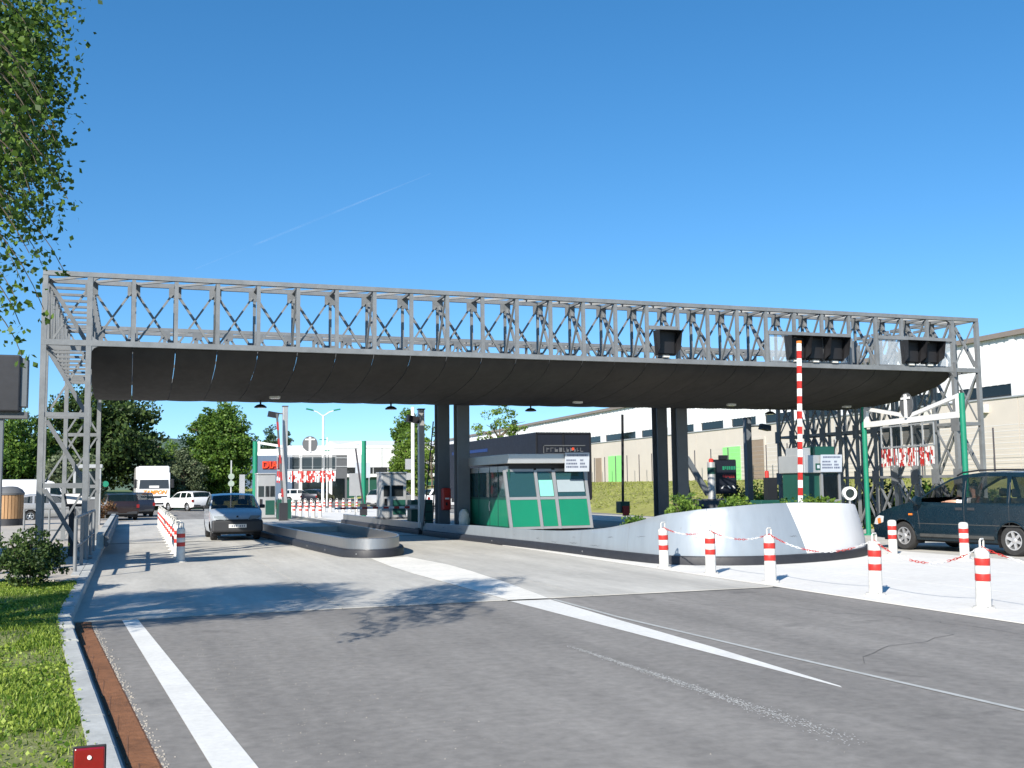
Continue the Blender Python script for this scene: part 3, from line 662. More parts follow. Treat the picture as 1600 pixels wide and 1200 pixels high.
def bumper(path, u0, u1, name, m, parent, h, out, n=110, sgn=1):
    V = []
    for k in range(n + 1):
        u = u0 + (u1 - u0) * k / n; x, y, z, le = path.at(u); nx, ny = path.nrm(u)
        V.append([(x + sgn * nx * o_, y + sgn * ny * o_, zz) for o_, zz in ((-.03, 0), (out, 0.0), (out, h * .72), (out * .8, h * .93), (out * .45, h), (-.03, h))])
    q = 6; mb = MB(); mb.add([p for c in V for p in c], [(i * q + j, (i + 1) * q + j, (i + 1) * q + (j + 1) % q, i * q + (j + 1) % q) for i in range(n) for j in range(q)] + [tuple(range(q)), tuple(n * q + j for j in range(q - 1, -1, -1))])
    return mb.build(name, m, parent, smooth=True)
# outline runs down the left side, round the nose and back up the right side
big = [(9.05, 48, .42, 0), (9.1, 42, .42, 0), (9.25, 36, .4, 0), (9.35, 33, .42, 0), (9.55, 30.2, .46, 0), (9.72, 27.8, .46, 0), (9.87, 25.8, .47, 0), (9.95, 24, .52, .1), (10.0, 22.1, .64, .25), (10.08, 20.9, .79, .4), (10.2, 19.8, .98, .6), (10.45, 19.25, 1.05, .7),
       (10.8, 18.9, 1.11, .8), (11.3, 18.6, 1.15, .9), (12, 18.47, 1.19, 1), (12.9, 18.58, 1.2, 1), (13.8, 18.87, 1.18, 1), (14.8, 19.4, 1.15, 1), (15.6, 20.1, 1.1, 1), (16.15, 20.95, 1.0, .9), (16.5, 22, .88, .6), (16.6, 24, .66, .2), (16.6, 28, .46, 0), (16.5, 40, .42, 0), (16.3, 48, .42, 0)]
BP = Path(big)
isl = thing('toll_island', 'large toll island with swooping pale metal wall and a white rounded nose', 'traffic island')
ua, ub = BP.near(13.02, 18.6), BP.near(12.62, 18.53)
us = BP.near(9.3, 34.6)
nseg = 8
for k in range(nseg):
    a_, b_ = us + (ua - us) * k / nseg, us + (ua - us) * (k + 1) / nseg; bt_ = us + (ub - us) * (k + 1) / nseg if k == nseg - 1 else b_
    wall(BP, a_ + .004, b_ - .004, 'side_panel', ALU, isl, .15, .2, .07, 20, u1t=(ub - .004 if k == nseg - 1 else b_ - .004))

wall(BP, 0, us - .5, 'rear_side_panel', INOX, isl, .15, .2, .07, 40)
wall(BP, ua + .006, BP.L - .1, 'nose_panel', WHITE, isl, .15, .2, .07, 110, u0t=ub + .006)
bumper(BP, us, BP.L - .1, 'rubber_bumper', RUBB, isl, .19, .1, 150); bumper(BP, 0, us - .5, 'rubber_bumper', RUBB, isl, .19, .1, 40)
fl = [(p[0], p[1]) for p in BP.P[::3]]
ins = []
for k in range(0, 60):
    u = BP.L * k / 59; x, y, z, le = BP.at(u); nx, ny = BP.nrm(u); o_ = .06 + .2 * le; ins.append((x - nx * o_, y - ny * o_))
MB().prism(ins, .02, .3).build('deck', WALK, isl)
MB().prism([p for p in ins if p[1] < 21.4], .3, .8).build('planting_bed', SOIL, isl)
for k in (0.31, 0.4, 0.47, 0.60):
    u = BP.L * k; x, y, z, le = BP.at(u); nx, ny = BP.nrm(u)
    MB().lathe([(.018, -.004), (.018, .006), (.01, .012)], 8, (0, 0, 0), 'y').build('bolt', FRAME, isl, loc=(x + nx * .1, y + ny * .1, .1))
rs_ = random.Random(9)
for k in range(13):
    u = us + (ua - us) * rs_.uniform(.05, .98); x, y, zt_, le = BP.at(u); zz = rs_.uniform(.22, min(.55, zt_ - .1)); Ls = rs_.uniform(.15, .7); n_ = 8; wd = rs_.uniform(.002, .007); vs = []
    for q in range(n_ + 1):
        uu = u + Ls * q / n_; x, y, z_, le = BP.at(uu); nx, ny = BP.nrm(uu); w_ = wd * sin(pi * (q + .3) / (n_ + .6)); z2 = zz + .05 * q / n_ * rs_.choice((1, 1, -1)) * .4
        for dz in (-w_, w_): v_ = (z2 + dz - .15) / (z_ - .15); off = le * .2 * max(0, v_) ** 1.4 - .003; vs.append((x - nx * off, y - ny * off, z2 + dz))
    MB().add(vs, [(2 * q, 2 * q + 1, 2 * q + 3, 2 * q + 2) for q in range(n_)]).build('scuff_mark', GRAYP, isl)
sml = [(4.2, 47, .44, 0), (4.26, 40, .44, 0), (4.3, 34.9, .44, 0), (4.54, 29.3, .44, 0), (4.7, 26.5, .44, 0), (4.79, 25.2, .44, 0), (4.95, 24.78, .44, 0), (5.26, 24.5, .44, 0), (5.65, 24.58, .44, 0), (5.98, 25.0, .44, 0), (6.25, 25.8, .44, 0), (6.45, 27.1, .44, 0), (6.58, 31, .44, 0), (6.62, 36, .44, 0), (6.65, 47, .44, 0)]
SP = Path(sml)
si = thing('toll_island', 'small stainless toll island with black base between the two left lanes', 'traffic island')
wall(SP, .1, SP.L - .1, 'side_panel', INOX, si, .15, 0, .05, 160); bumper(SP, .1, SP.L - .1, 'rubber_bumper', RUBB, si, .2, .11, 160)
ins2 = []
for k in range(50):
    u = SP.L * k / 49; x, y, z, le = SP.at(u); nx, ny = SP.nrm(u); ins2.append((x - nx * .05, y - ny * .05))
MB().prism(ins2, .02, .16).build('deck', WALK, si)
MB().prism([p for p in ins2 if p[1] > 35.8], .16, .34).build('raised_deck', CONC, si)
for k in range(6):
    u = SP.L * (.4 + .045 * k); x, y, z, le = SP.at(u); nx, ny = SP.nrm(u)
    MB().lathe([(.015, -.004), (.015, .006), (.008, .01)], 8, (0, 0, 0), 'y').build('bolt', FRAME, si, loc=(x + nx * .11, y + ny * .11, .1))

# ================================================================== TOLL BOOTHS
bt = thing('toll_booth', 'green and grey glazed toll booth on the large island', 'booth', (0, 0, 0))
bx0, bx1, by0, by1 = 10.5, 13.05, 29.5, 33.6; bt.location = (0, 0, 1.65 * (1 - .96)); bt.scale = (.96,) * 3
# leaning front: foot of the front stands out, head set back
def fy(z): return by0 + .16 * (z - .35)
def fx(x, z): return x - (.05 if x > 12 else 0.06) * (z - .35)
def fpanel(xa, xb, za, zb, name, m, dy=0.0, th=.03):
    P = [(fx(xa, za), fy(za) + dy, za), (fx(xb, za), fy(za) + dy, za), (fx(xb, zb), fy(zb) + dy, zb), (fx(xa, zb), fy(zb) + dy, zb)]
    return MB().add(P + [(a, b + th, c) for a, b, c in P], [(0, 1, 2, 3), (7, 6, 5, 4), (0, 4, 5, 1), (1, 5, 6, 2), (2, 6, 7, 3), (3, 7, 4, 0)]).build(name, m, bt)
cols = [10.5, 11.46, 12.03, 13.05]
for a, b in zip(cols[:-1], cols[1:]):
    fpanel(a + .05, b - .05, .42, 1.2, 'front_panel', GREEN, .012)
    fpanel(a + .05, b - .05, 1.29, 2.03, 'front_window', GLASS, .02, .012)
for x in cols: fpanel(x - .045, x + .045, .34, 2.08, 'mullion', FRAME, -.012, .07)
for a, b in zip(cols[:-1], cols[1:]):
    for z in (.345, 1.205, 2.035): fpanel(a + .046, b - .046, z, z + .08 if z > .4 else z + .07, 'rail', FRAME, 0, .05)
fpanel(11.53, 11.97, 1.3, 1.78, 'blind', BLIND, .006, .008); fpanel(12.1, 12.97, 1.42, 1.78, 'blind', BLINDG, .006, .008)
# side and rear walls
for (x, yy) in ((bx0, (29.78, 30.7, 31.5, 32.6, 33.6)), (bx1 - .05, (29.78, 31, 32.3, 33.6))):
    for a, b in zip(yy[:-1], yy[1:]):
        MB().box(x, x + .04, a + .03, b - .03, .42, 1.2).build('side_panel', GREEN, bt); MB().box(x + .012, x + .024, a + .03, b - .03, 1.27, 2.03).build('side_window', GLASS, bt)
        MB().box(x - .004, x + .05, a - .03, a + .03, .34, 2.1).build('mullion', FRAME if x > 12 else DGREEN, bt)
        MB().box(x + .002, x + .045, a + .03, b - .03, 1.2, 1.27).build('rail', DGREEN, bt); MB().box(x + .002, x + .045, a + .03, b - .03, .34, .42).build('rail', DGREEN, bt)
        MB().box(x + .004, x + .04, a + .03, b - .03, 2.035, 2.2).build('transom', FASC, bt)
for k, (ya, za, zb_) in enumerate(((30.75, .42, 1.2),)): pass
# triangular side light between leaning front and upright side
MB().add([(bx0, 29.75, .42), (bx0, 29.56, .42), (bx0, 29.66, 1.2), (bx0, 29.75, 1.2)], [(0, 1, 2, 3)]).build('side_gore', GREEN, bt)
MB().box(bx0, bx1, 33.55, 33.6, .34, 2.2).build('rear_wall', DGREEN, bt); MB().box(bx0 + .05, bx1 - .06, 29.7, 33.54, .3, .36).build('floor', RUBB, bt)
MB().box(bx0 + .06, bx1 - .1, 29.85, 33.5, 2.13, 2.18).build('ceiling', BLACK, bt)
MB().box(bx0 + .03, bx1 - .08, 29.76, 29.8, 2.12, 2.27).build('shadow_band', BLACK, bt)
MB().box(bx0 - .1, bx1 - .15, 29.42, 33.9, 2.27, 2.55).build('roof_fascia', FASC, bt, bevel=.012)
MB().box(bx0 + .25, bx0 + 1.3, 30.1, 30.55, .36, 1.1).build('desk', GRAYP, bt); MB().lathe([(.2, .75), (.22, .85), (.22, .9), (.05, .92)], 12, (11.7, 31.2, 0)).build('stool', SEATC, bt)
MB().tube([(bx0 - .03, 31.42, 1.15), (bx0 - .05, 31.42, 1.0), (bx0 - .03, 31.42, .86)], .015, 6).build('door_handle', WHITED, bt)
def tariff(x, y, z, w, h, lab, tilt=0.1):
    t = thing('tariff_board', lab, 'sign'); M = facing(x, y, z, 0, -1, tilt)
    MB().box(-w / 2, w / 2, -h / 2, h / 2, -.03, 0, M).build('board', SIGNW, t)
    rr = random.Random(3); mb = MB(); mg = MB()
    def row(yv, x0, x1, hh):
        xx = x0
        while xx < x1: 
            ww = rr.uniform(.02, .05); mb.box(xx, min(xx + ww, x1), yv - hh / 2, yv + hh / 2, .001, .004, M); xx += ww + .012
    row(h * .36, -w * .42, w * .42, h * .1)
    for k, yv in enumerate((.1, -.08, -.25)): row(h * yv, -w * .45, -w * (.1 - .1 * k) * .5, h * .09); row(h * yv, w * .12, w * (.25 + .08 * k), h * .1)
    stuff(mb.build('lettering', INK, t)); return t
tariff(12.55 * .96, 29.36 * .96, .066 + 2.3 * .96, .75, .54, 'pale tariff board fixed to the roof edge of the green booth')
# automatic booth on the right hand side of the large island
ab = thing('payment_booth', 'grey and dark green automatic payment booth behind the white island nose', 'booth')
ax0, ax1, ay0, ay1 = 15.42, 16.4, 22.0, 23.0
def rotb(mb): return mb
MB().box(ax0, ax1, ay0 + .1, ay1, .8, 1.85).build('body', DGREEN, ab); MB().box(ax0 - .05, ax1 + .05, ay0, ay1 + .1, 1.85, 2.28).build('head', FASC, ab, bevel=.015)
MB().box(ax0 + .4, ax1 + .0, ay0 + .2, ay1 - .3, 2.28, 2.5).build('roof_cowl', DGREEN, ab); MB().box(ax0 - .02, ax0 + .35, ay0 + .3, ay1 - .2, 2.28, 2.47).build('roof_cowl', FASC, ab)
MB().box(ax0 + .52, ax1 - .02, ay0 + .06, ay0 + .1, 1.2, 1.82).build('display_window', DGLASS, ab); MB().box(ax0 + .52, ax1 - .02, ay0 + .05, ay0 + .1, .85, 1.14).build('lower_panel', GREEN, ab)
for x in (ax0 + .47, ax1 + .0): MB().box(x - .03, x + .03, ay0 + .03, ay0 + .11, .82, 1.86).build('mullion', FRAME, ab)
MB().box(ax0 + .5, ax1, ay0 + .035, ay0 + .1, 1.14, 1.2).build('rail', FRAME, ab)
MB().box(ax0 + .27, ax0 + .42, ay0 - .012, ay0, 1.92, 2.08).build('emblem_plate', DGREEN, ab); MB().box(ax0 + .31, ax0 + .38, ay0 - .018, ay0 - .012, 1.96, 2.04).build('emblem', SIGNW, ab)
tariff(16.12, 21.94, 2.08, .6, .42, 'pale tariff board on the grey payment booth', .08)
# slim machines on the islands further back
def machine(name, label, x0, x1, y0, y1, z0, z1, split):
    t = thing(name, label, 'machine', (0, 0, 0)); MB().box(x0, x1, y0, y1, z0 + .05, z1).build('cabinet', FASC, t, bevel=.02); MB().box(x0 - .04, x1 + .04, y0 - .04, y1 + .04, z0, z0 + .06).build('plinth', GRAYP, t)
    MB().box(x0 - .03, x1 + .03, y0 - .05, y1 + .05, z1, z1 + .06).build('cap', FASC, t, bevel=.02)
    h = z1 - z0
    for a, b in split: MB().box(x0 + (x1 - x0) * a, x0 + (x1 - x0) * b, y0 - .014, y0 + .01, z0 + h * .5, z0 + h * .74).build('window', DGLASS, t)
    MB().box(x0 + (x1 - x0) * .45, x1 - .05, y0 - .02, y0 + .01, z0 + h * .1, z0 + h * .42).build('panel', DGREEN, t); MB().box(x0 + .1, x0 + .2, y0 - .03, y0 + .01, z0 + h * .3, z0 + h * .45).build('slot', BLACK, t)
    return t
machine('ticket_machine', 'grey ticket machine with dark windows beside the silver hatchback', 5.0, 5.75, 45.6, 46.4, .34, 2.2, ((.06, .36), (.44, .66), (.7, .95)))
MB().box(5.8, 6.35, 45.2, 45.8, .34, 1.15).build('x', DGREEN).name = 'barrier_cabinet'; o = C.objects['barrier_cabinet']; tag(o, 'dark green barrier cabinet at the foot of the left grey lamp post', 'cabinet')
machine('ticket_machine', 'grey ticket machine with two dark windows on the island left of the ladder', 8.9, 9.85, 39.5, 40.4, .42, 2.12, ((.08, .32), (.4, .86)))
o = MB().box(9.45, 10.25, 37.2, 37.8, .3, 1.15).build('barrier_cabinet', DGREEN, bevel=.02); tag(o, 'dark green barrier cabinet carrying the lowered striped arm', 'cabinet')
# ---------------------------------------------------------------- barrier arms
def striped(name, p0, p1, w, n, parent, m1=WHITE, m2=RED):
    p0, p1 = Vector(p0), Vector(p1)
    for i in range(n):
        barobj(name, p0.lerp(p1, i / n), p0.lerp(p1, (i + 1) / n), w, w * .8, m2 if i % 2 else m1, parent)
b1 = thing('lifting_barrier', 'raised barrier arm striped red and white standing in front of the grey payment booth', 'barrier', (14.5, 20.95, .75))
MB().box(-.17, .17, -.17, .17, 0, .42).build('pivot_box', DGREEN, b1, bevel=.02); striped('stripe', (0, 0, .4), (.12, 0, 4.1), .085, 21, b1)
MB().box(.08, .16, -.04, .04, 4.1, 4.16).build('tip', AMBER, b1)
b2 = thing('lifting_barrier', 'lowered barrier arm striped red and white across the lane beside the small island', 'barrier', (9.55, 37.1, .9))
striped('stripe', (0, 0, 0), (-2.85, 0, .0), .09, 15, b2); MB().box(-.3, .15, .04, .12, -.08, .08).build('clamp', FASC, b2)
b3 = thing('lifting_barrier', 'raised barrier arm with stripes darkened for shade beside the left grey lamp post', 'barrier', (5.75, 43.2, .34))
MB().box(-.16, .16, -.14, .14, 0, .7).build('pivot_box', RUBB, b3); striped('stripe', (0, 0, .6), (-.28, 0, 4.25), .08, 11, b3, GRAYP, INKR)  # dark stripe colours stand in for shade on a red and white arm
b4 = thing('lifting_barrier', 'thin raised barrier arm blackened for shade left of the right pair of columns', 'barrier', (18.15, 38, .5))
MB().box(-.2, .2, -.2, .2, 0, .45).build('pivot_box', DGREEN, b4); MB().bar((0, 0, .4), (.06, 0, 3.85), .09, .05).build('arm', BLACK, b4); MB().box(-.12, .12, -.3, -.2, -.1, .28).build('reflector', RED, b4)  # black on the arm stands in for shade on its unlit side
b5 = thing('lifting_barrier', 'thin dark raised arm in front of the right green post of the left gate', 'barrier', (9.6, 46.2, .4)); MB().box(-.14, .14, -.12, .12, 0, .5).build('pivot_box', RUBB, b5); MB().bar((0, 0, .4), (-.35, 0, 2.9), .07, .04).build('arm', FENCE, b5)
# ---------------------------------------------------------------- height gates with hanging curtain
def gate(label, pa, pb, H, dlab, r=.07, zb=.1):
    t = thing('height_gate', label, 'gate'); A_, B_ = Vector(pa), Vector(pb); d = (B_ - A_); Lg = d.length; d.normalize(); n = Vector((d.y, -d.x))
    if n.dot(A_) > 0: n = -n
    P = lambda s, z, o=0: (A_.x + d.x * s + n.x * o, A_.y + d.y * s + n.y * o, z)
    for s in (0, Lg):
        MB().tube([P(s, zb), P(s, H)], r, 12).build('post', PGREEN, t, True)
        MB().tube([P(s, zb), P(s, zb + .05)], r * 2.2, 12).build('foot', PGREEN, t)
    s0, s1 = .1, Lg - .1
    barobj('beam', P(s0, H - .55), P(s1, H - .55), .13, .16, WHITE, t); barobj('upright', P(s0 + .05, H - .5), P(s0 + .05, H - .05), .1, .12, WHITE, t)
    m_ = Lg * .5
    barobj('upright', P(s1 - .05, H - .5), P(s1 - .05, H - .05), .1, .12, WHITE, t)
    barobj('strut', P(s0, H - .05), P(m_ - .1, H - .42), .09, .1, WHITE, t); barobj('strut', P(m_ + .1, H - .42), P(s1, H - .05), .09, .1, WHITE, t)
    # disc seen from behind
    M = facing(*P(m_, H - .12, .06), n.x, n.y)
    vs = MB(); vs.add([tuple(M @ Vector((.34 * cos(a), .34 * sin(a), z))) for z in (0, .02) for a in np.linspace(0, 2 * pi, 29)[:-1]], [tuple(range(28)), tuple(range(55, 27, -1))] + [(i, (i + 1) % 28, 28 + (i + 1) % 28, 28 + i) for i in range(28)]); vs.build('disc', GRAYP, t)
    mb = MB().box(-.05, .05, -.36, .3, .022, .06, M); mb.box(-.22, .22, .16, .22, .022, .05, M); mb.build('bracket', WHITE, t)
    a, b = Lg * .2, Lg * .74; z1, z0 = H - .68, H - 1.28
    fr = MB()
    for z in (z0, z1): fr.bar(P(a, z, .02), P(b, z, .02), .03, .04)
    nb = 5
    for k in range(nb + 1): s = a + (b - a) * k / nb; fr.bar(P(s, z0, .02), P(s, z1 + .08, .02), .03, .03)
    fr.build('hanging_frame', FASC, t)
    for k in range(nb):
        sa, sb_ = a + (b - a) * (k + .06) / nb, a + (b - a) * (k + .94) / nb
        MB().add([P(sa, z0 + .05), P(sb_, z0 + .05), P(sb_, z1 - .05), P(sa, z1 - .05)], [(0, 1, 2, 3)]).build('pane', DGLASS, t)
    rr = random.Random(7); n_ = 40; w = (b - a) / n_
    mesh_w = mesh_r = None
    for k in range(n_):
        s = a + (b - a) * (k + .5) / n_; zt = z0 - .05; zl = z0 - .55 + rr.uniform(-.03, .04); dx = rr.uniform(-.035, .035); oo = .03 + rr.uniform(-.025, .025)
        cuts = sorted([zt, zl] + [zl + (zt - zl) * rr.uniform(.15, .85) for _ in range(2)], reverse=True); red = rr.random() < .5
        for c0, c1 in zip(cuts[:-1], cuts[1:]):
            f0, f1 = (zt - c0) / (zt - zl), (zt - c1) / (zt - zl)
            MB().add([P(s - w * .42 + dx * f0, c0, oo), P(s + w * .42 + dx * f0, c0, oo), P(s + w * .42 + dx * f1, c1, oo), P(s - w * .42 + dx * f1, c1, oo)], [(0, 1, 2, 3)]).build('curtain_strip', RED if red else WHITE, t); red = not red
    return t
gate('green posted white height gate with red and white curtain right of the island nose', (21.07, 27.0), (20.25, 22.0), 3.88, '', .075, .0)
gate('green posted white height gate with red and white curtain beyond the small island', (5.2, 48.4), (9.9, 47.6), 3.7, '', .11, .1)
# ---------------------------------------------------------------- bollards
def bollard(label, loc, handle=True, group=None, rot=0.0):
    t = thing('bollard', label, 'bollard', loc, rot, group)
    MB().lathe([(.094, 0), (.094, .33), (.086, .35), (.086, .43), (.094, .45), (.094, .53), (.086, .55), (.086, .62), (.094, .64), (.094, .72), (.082, .75), (.045, .765)], 20).build('body', WHITED, t, True)
    for z in (.35, .545): MB().lathe([(.0935, z), (.0945, z + .004), (.0945, z + .086), (.0935, z + .09)], 20).build('red_band', RED, t, True)
    MB().lathe([(.14, 0), (.14, .02), (.1, .026)], 20).build('base_flange', WHITED, t)
    for k in range(4): a = .8 + k * pi / 2; MB().lathe([(.014, .02), (.014, .036), (.008, .038)], 6, (.118 * cos(a), .118 * sin(a), 0)).build('bolt', FRAME, t)
    if handle: MB().tube([(-.055, 0, .74), (-.055, 0, .85), (-.04, 0, .875), (.04, 0, .875), (.055, 0, .85), (.055, 0, .74)], .013, 8).build('handle', WHITED, t, True)
    return t
ch = bollard('white bollard with two red bands, farthest of the five on the chain', (9.76, 18.65, .014), True, 'chained bollards by the white nose', .35)
chp = [(9.76, 18.65), (9.85, 17.04), (9.9, 15.21), (10.12, 12.87), (10.25, 10.94)]
labs = ['white bollard with two red bands, second nearest the island wall on the chain', 'white bollard with two red bands, middle of the five on the chain', 'white bollard with two red bands in front of the white nose end', 'largest white bollard with two red bands, nearest the camera at lower right']
ch.rotation_euler = (.015, -.03, .35)
for (x, y), l in zip(chp[1:], labs): dup(ch, l, (x, y, .014), .35 + random.uniform(-.2, .2)).rotation_euler = (random.uniform(-.02, .02), random.uniform(-.025, .025), .35 + random.uniform(-.2, .2))
p0 = bollard('plain capped white bollard with red bands in front of the van front wheel', (15.85, 19.51, .014), False, 'plain bollards beside the van')
dup(p0, 'plain capped white bollard with red bands in front of the van sliding door', (16.07, 17.6, .014))
nleft = 15
for k in range(nleft):
    y = 25.27 + 1.75 * k; x = 1.1 - .0 * k + .012 * k
    dup(ch, '%s bollard%s in the white and red row left of the silver hatchback' % (ORD[k], '' if k == 0 else ' from the front'), (x, y, .012), random.uniform(-.3, .3) + .1)['group'] = 'row of bollards left of the hatchback'
for k in range(7):
    dup(ch, '%s bollard from the left in the near row on the white exit apron' % ('first' if k == 0 else ORD[k]), (8.05 + .27 * k, 60.9 - .55 * k + .3, .014), 0)['group'] = 'bollards on the exit apron'
for k in range(16):
    dup(ch, '%s bollard from the left in the far row on the white exit apron' % ('first' if k == 0 else ORD[k]), (8.85 + .36 * k, 74 - .35 * k, .014), 0)['group'] = 'bollards on the exit apron'
# chains
def chain(label, a, b, sag, n=26):
    t = thing('chain', label, 'chain', group='plastic chains between the bollards')
    a, b = Vector(a), Vector(b); mw, mr = MB(), MB()
    pts = [a.lerp(b, i / n) - Vector((0, 0, sag * 4 * (i / n) * (1 - i / n))) for i in range(n + 1)]
    for i in range(n):
        c = (pts[i] + pts[i + 1]) / 2; d = (pts[i + 1] - pts[i]); L = d.length * .72; d.normalize(); s = d.cross(Vector((0, 0, 1))).normalized(); u = s.cross(d)
        s2 = s if i % 2 else u; r = .013
        ring = [c + d * (L * cos(q)) + s2 * (r * sin(q)) for q in np.linspace(0, 2 * pi, 9)]
        (mr if (i // 6) % 2 == 0 else mw).tube(ring, .0042, 5, False)
    stuff(mr.build('red_links', RED, t)); stuff(mw.build('white_links', WHITE, t)); return t
hz = .79
clab = ['red and white plastic chain between the two farthest chained bollards', 'red and white plastic chain between the second and middle chained bollards', 'red and white plastic chain in front of the white island nose', 'long red and white plastic chain between the two nearest bollards']
for k in range(4): chain(clab[k], (*chp[k], hz), (*chp[k + 1], hz), (.1, .12, .22, .26)[k], (24, 28, 36, 34)[k])
chain('red plastic chain from the nearest bollard out of the right edge', (10.25, 10.94, .79), (10.5, 8.6, .79), .2, 36)
# ---------------------------------------------------------------- lamp posts and small street furniture
def floodpost(label, x, y, z0, z1, w, arm):
    t = thing('lamp_post', label, 'lamp post', (x, y, z0)); H = z1 - z0
    MB().box(-w / 2, w / 2, -w / 2, w / 2, 0, H).build('pole', COLM if x > 20 else FASC, t, bevel=.015); MB().box(-w * .9, w * .9, -w * .9, w * .9, 0, .03).build('foot', GRAYP, t); MB().box(-w * .6, w * .6, -w * .6, w * .6, H, H + .04).build('cap', GRAYP, t)
    MB().bar((0, 0, H - .28), (arm, 0, H - .28), .05, .05).build('arm', GRAYP, t)
    mb = MB(); s = 1 if arm > 0 else -1; mb.prismx([(-.14, -.1), (.14, -.1), (.1, .12), (-.1, .12)], 0, .42); 
    o = mb.build('lamp_head', BLACK, t); o.location = (arm if s > 0 else arm - .3, 0, H - .3); o.rotation_euler = (0, .18, 0); return t
floodpost('grey square lamp post with black floodlight on the small island', 5.85, 43.6, .34, 4.9, .2, -.38)
floodpost('grey square lamp post with black floodlight left of the ladder', 9.36, 35.45, .2, 4.25, .2, -.2)
floodpost('dark steel lamp post with short arm right of the blue sign board', 22.6, 36, .2, 4.1, .24, .6)
st = thing('street_lamp', 'tall white twin arm street lamp in the far road', 'street lamp', (15.25, 90, 0))
MB().tube([(0, 0, 0), (0, 0, 7.7)], 0, 10, rs=[.13, .08]).build('pole', WHITE, st, True)
for s in (-1, 1):
    MB().tube([(0, 0, 7.6), (s * .5, 0, 7.95), (s * .95, 0, 8.1)], .04, 8).build('arm', WHITE, st); o = MB().box(-.3, .3, -.13, .13, -.06, .06).build('lamp_head', PGREEN, st, bevel=.03); o.location = (s * 1.15, 0, 8.16); o.rotation_euler = (0, -s * .2, 0)
MB().box(-.3, .3, -.06, .06, 5.6, 5.66).build('bracket', PGREEN, st)
t = thing('flag_pole', 'slim white pole standing just right of the twin street lamp', 'pole', (15.95, 92, 0)); MB().tube([(0, 0, 0), (0, 0, 5.9)], .06, 8).build('pole', WHITE, t); MB().box(-.2, .2, -.05, .05, 4.7, 4.8).build('bracket', PGREEN, t)
t = thing('flag_pole', 'white pole rising behind the lamp post left of the ladder', 'pole', (15.35, 60, 0)); MB().tube([(0, 0, 0), (0, 0, 6.2)], .1, 8).build('pole', WHITE, t); MB().box(-.45, .05, -.04, .04, 2.6, 3.2).build('plate', FASC, t); MB().box(-.6, .0, -.05, -.01, 2.0, 2.4).build('plate', FASC, t)
ld = thing('ladder', 'dark ladder leaning on the left column', 'ladder', (9.52, 34.55, .3))
for s in (0, .3): MB().bar((-.02 - s, s * .2, 0), (.18 - s + s * .55, s * .2, 3.5), .03, .05).build('stile', BLACK, ld)
for k in range(12): z = .2 + k * .28; f = z / 3.5; MB().tube([(-.02 + .2 * f, 0, z), (-.32 + .2 * f + .165 * f, .06, z)], .014, 6).build('rung', BLACK, ld)
fx_ = thing('fire_hose_box', 'red extinguisher cabinet fixed to the left column', 'cabinet', (9.78, 33.95, .85)); MB().box(-.12, .16, -.14, .12, 0, .72).build('case', RED, fx_, bevel=.04); MB().box(-.05, .09, -.15, -.139, .35, .4).build('label_plate', WHITE, fx_); MB().box(-.03, .03, -.16, -.14, .15, .25).build('latch', BLACK, fx_)
bg_ = MB(); 
for k in range(9):
    z = k / 8; r = [.1, .15, .17, .17, .165, .15, .16, .13, .06][k]
    bg_.v += [(r * (1 + .12 * sin(5 * a + k)) * cos(a), r * (1 + .12 * sin(4 * a + 2 * k)) * sin(a), .62 * z) for a in np.linspace(0, 2 * pi, 15)[:-1]]
bg_.f += [(i * 14 + j, i * 14 + (j + 1) % 14, (i + 1) * 14 + (j + 1) % 14, (i + 1) * 14 + j) for i in range(8) for j in range(14)]
o = bg_.build('refuse_bag', WHITED, smooth=True, loc=(9.75, 31.75, .3)); tag(o, 'pale refuse bag standing at the foot of the front left column', 'bag')
# round lane lamp on the white nose
rl = thing('lane_lamp', 'round white ringed lane lamp on top of the white island nose', 'lamp', (15.55, 20.55, 1.05))
MB().tube([(0, 0, 0), (0, 0, .2)], .025, 8).build('stem', FASC, rl)
M = facing(0, 0, .31, -.35, -1)
def ringd(r0, r1, z0, z1, name, m):
    n = 24; mb = MB(); vs = []
    for r, z in ((r0, z0), (r1, z0), (r1, z1), (r0, z1)): vs += [tuple(M @ Vector((r * cos(a), r * sin(a), z))) for a in np.linspace(0, 2 * pi, n + 1)[:-1]]
    mb.add(vs, [(k * n + i, k * n + (i + 1) % n, ((k + 1) % 4) * n + (i + 1) % n, ((k + 1) % 4) * n + i) for k in range(4) for i in range(n)]); mb.build(name, m, rl, True)
ringd(.105, .155, -.08, .06, 'rim', WHITE); ringd(0.001, .104, -.05, .02, 'lens', DGLASS)
# blue sign board trailer between the right columns and the dark lamp post
sbd = thing('sign_trailer', 'dark blue sign board with red and green lettering behind the right columns', 'sign', (23.85, 40, 0))
MB().box(-.45, .62, -.05, .05, 1.2, 2.58).build('board', NAVY, sbd); MB().box(-.45, .66, .05, .12, 1.15, 2.62).build('frame', BLACK, sbd); MB().box(-.15, .2, -.08, .1, 2.62, 2.8).build('lamp_box', BLACK, sbd)
for (z, m, h) in ((2.25, INKG, .16), (1.9, INKR, .14)):
    rr = random.Random(int(z * 10)); mb = MB(); x = -.05
    while x < .5: w = rr.uniform(.05, .1); mb.box(x, x + w, -.056, -.051, z - h / 2 + rr.uniform(0, .04), z + h / 2); x += w + .03
    stuff(mb.build('lettering', m, sbd))
for k in range(3):
    x = .02 + .22 * k; s = -1 if k == 0 else 1; P = [(x - .07, 1.5), (x, 1.5), (x + .1 * s + .0, 1.38), (x - .07 + .1 * s, 1.38)]
    MB().add([(a, -.056, b) for a, b in P] + [(a, -.051, b) for a, b in P], [(0, 1, 2, 3), (7, 6, 5, 4)]).build('chevron', PLATE, sbd)
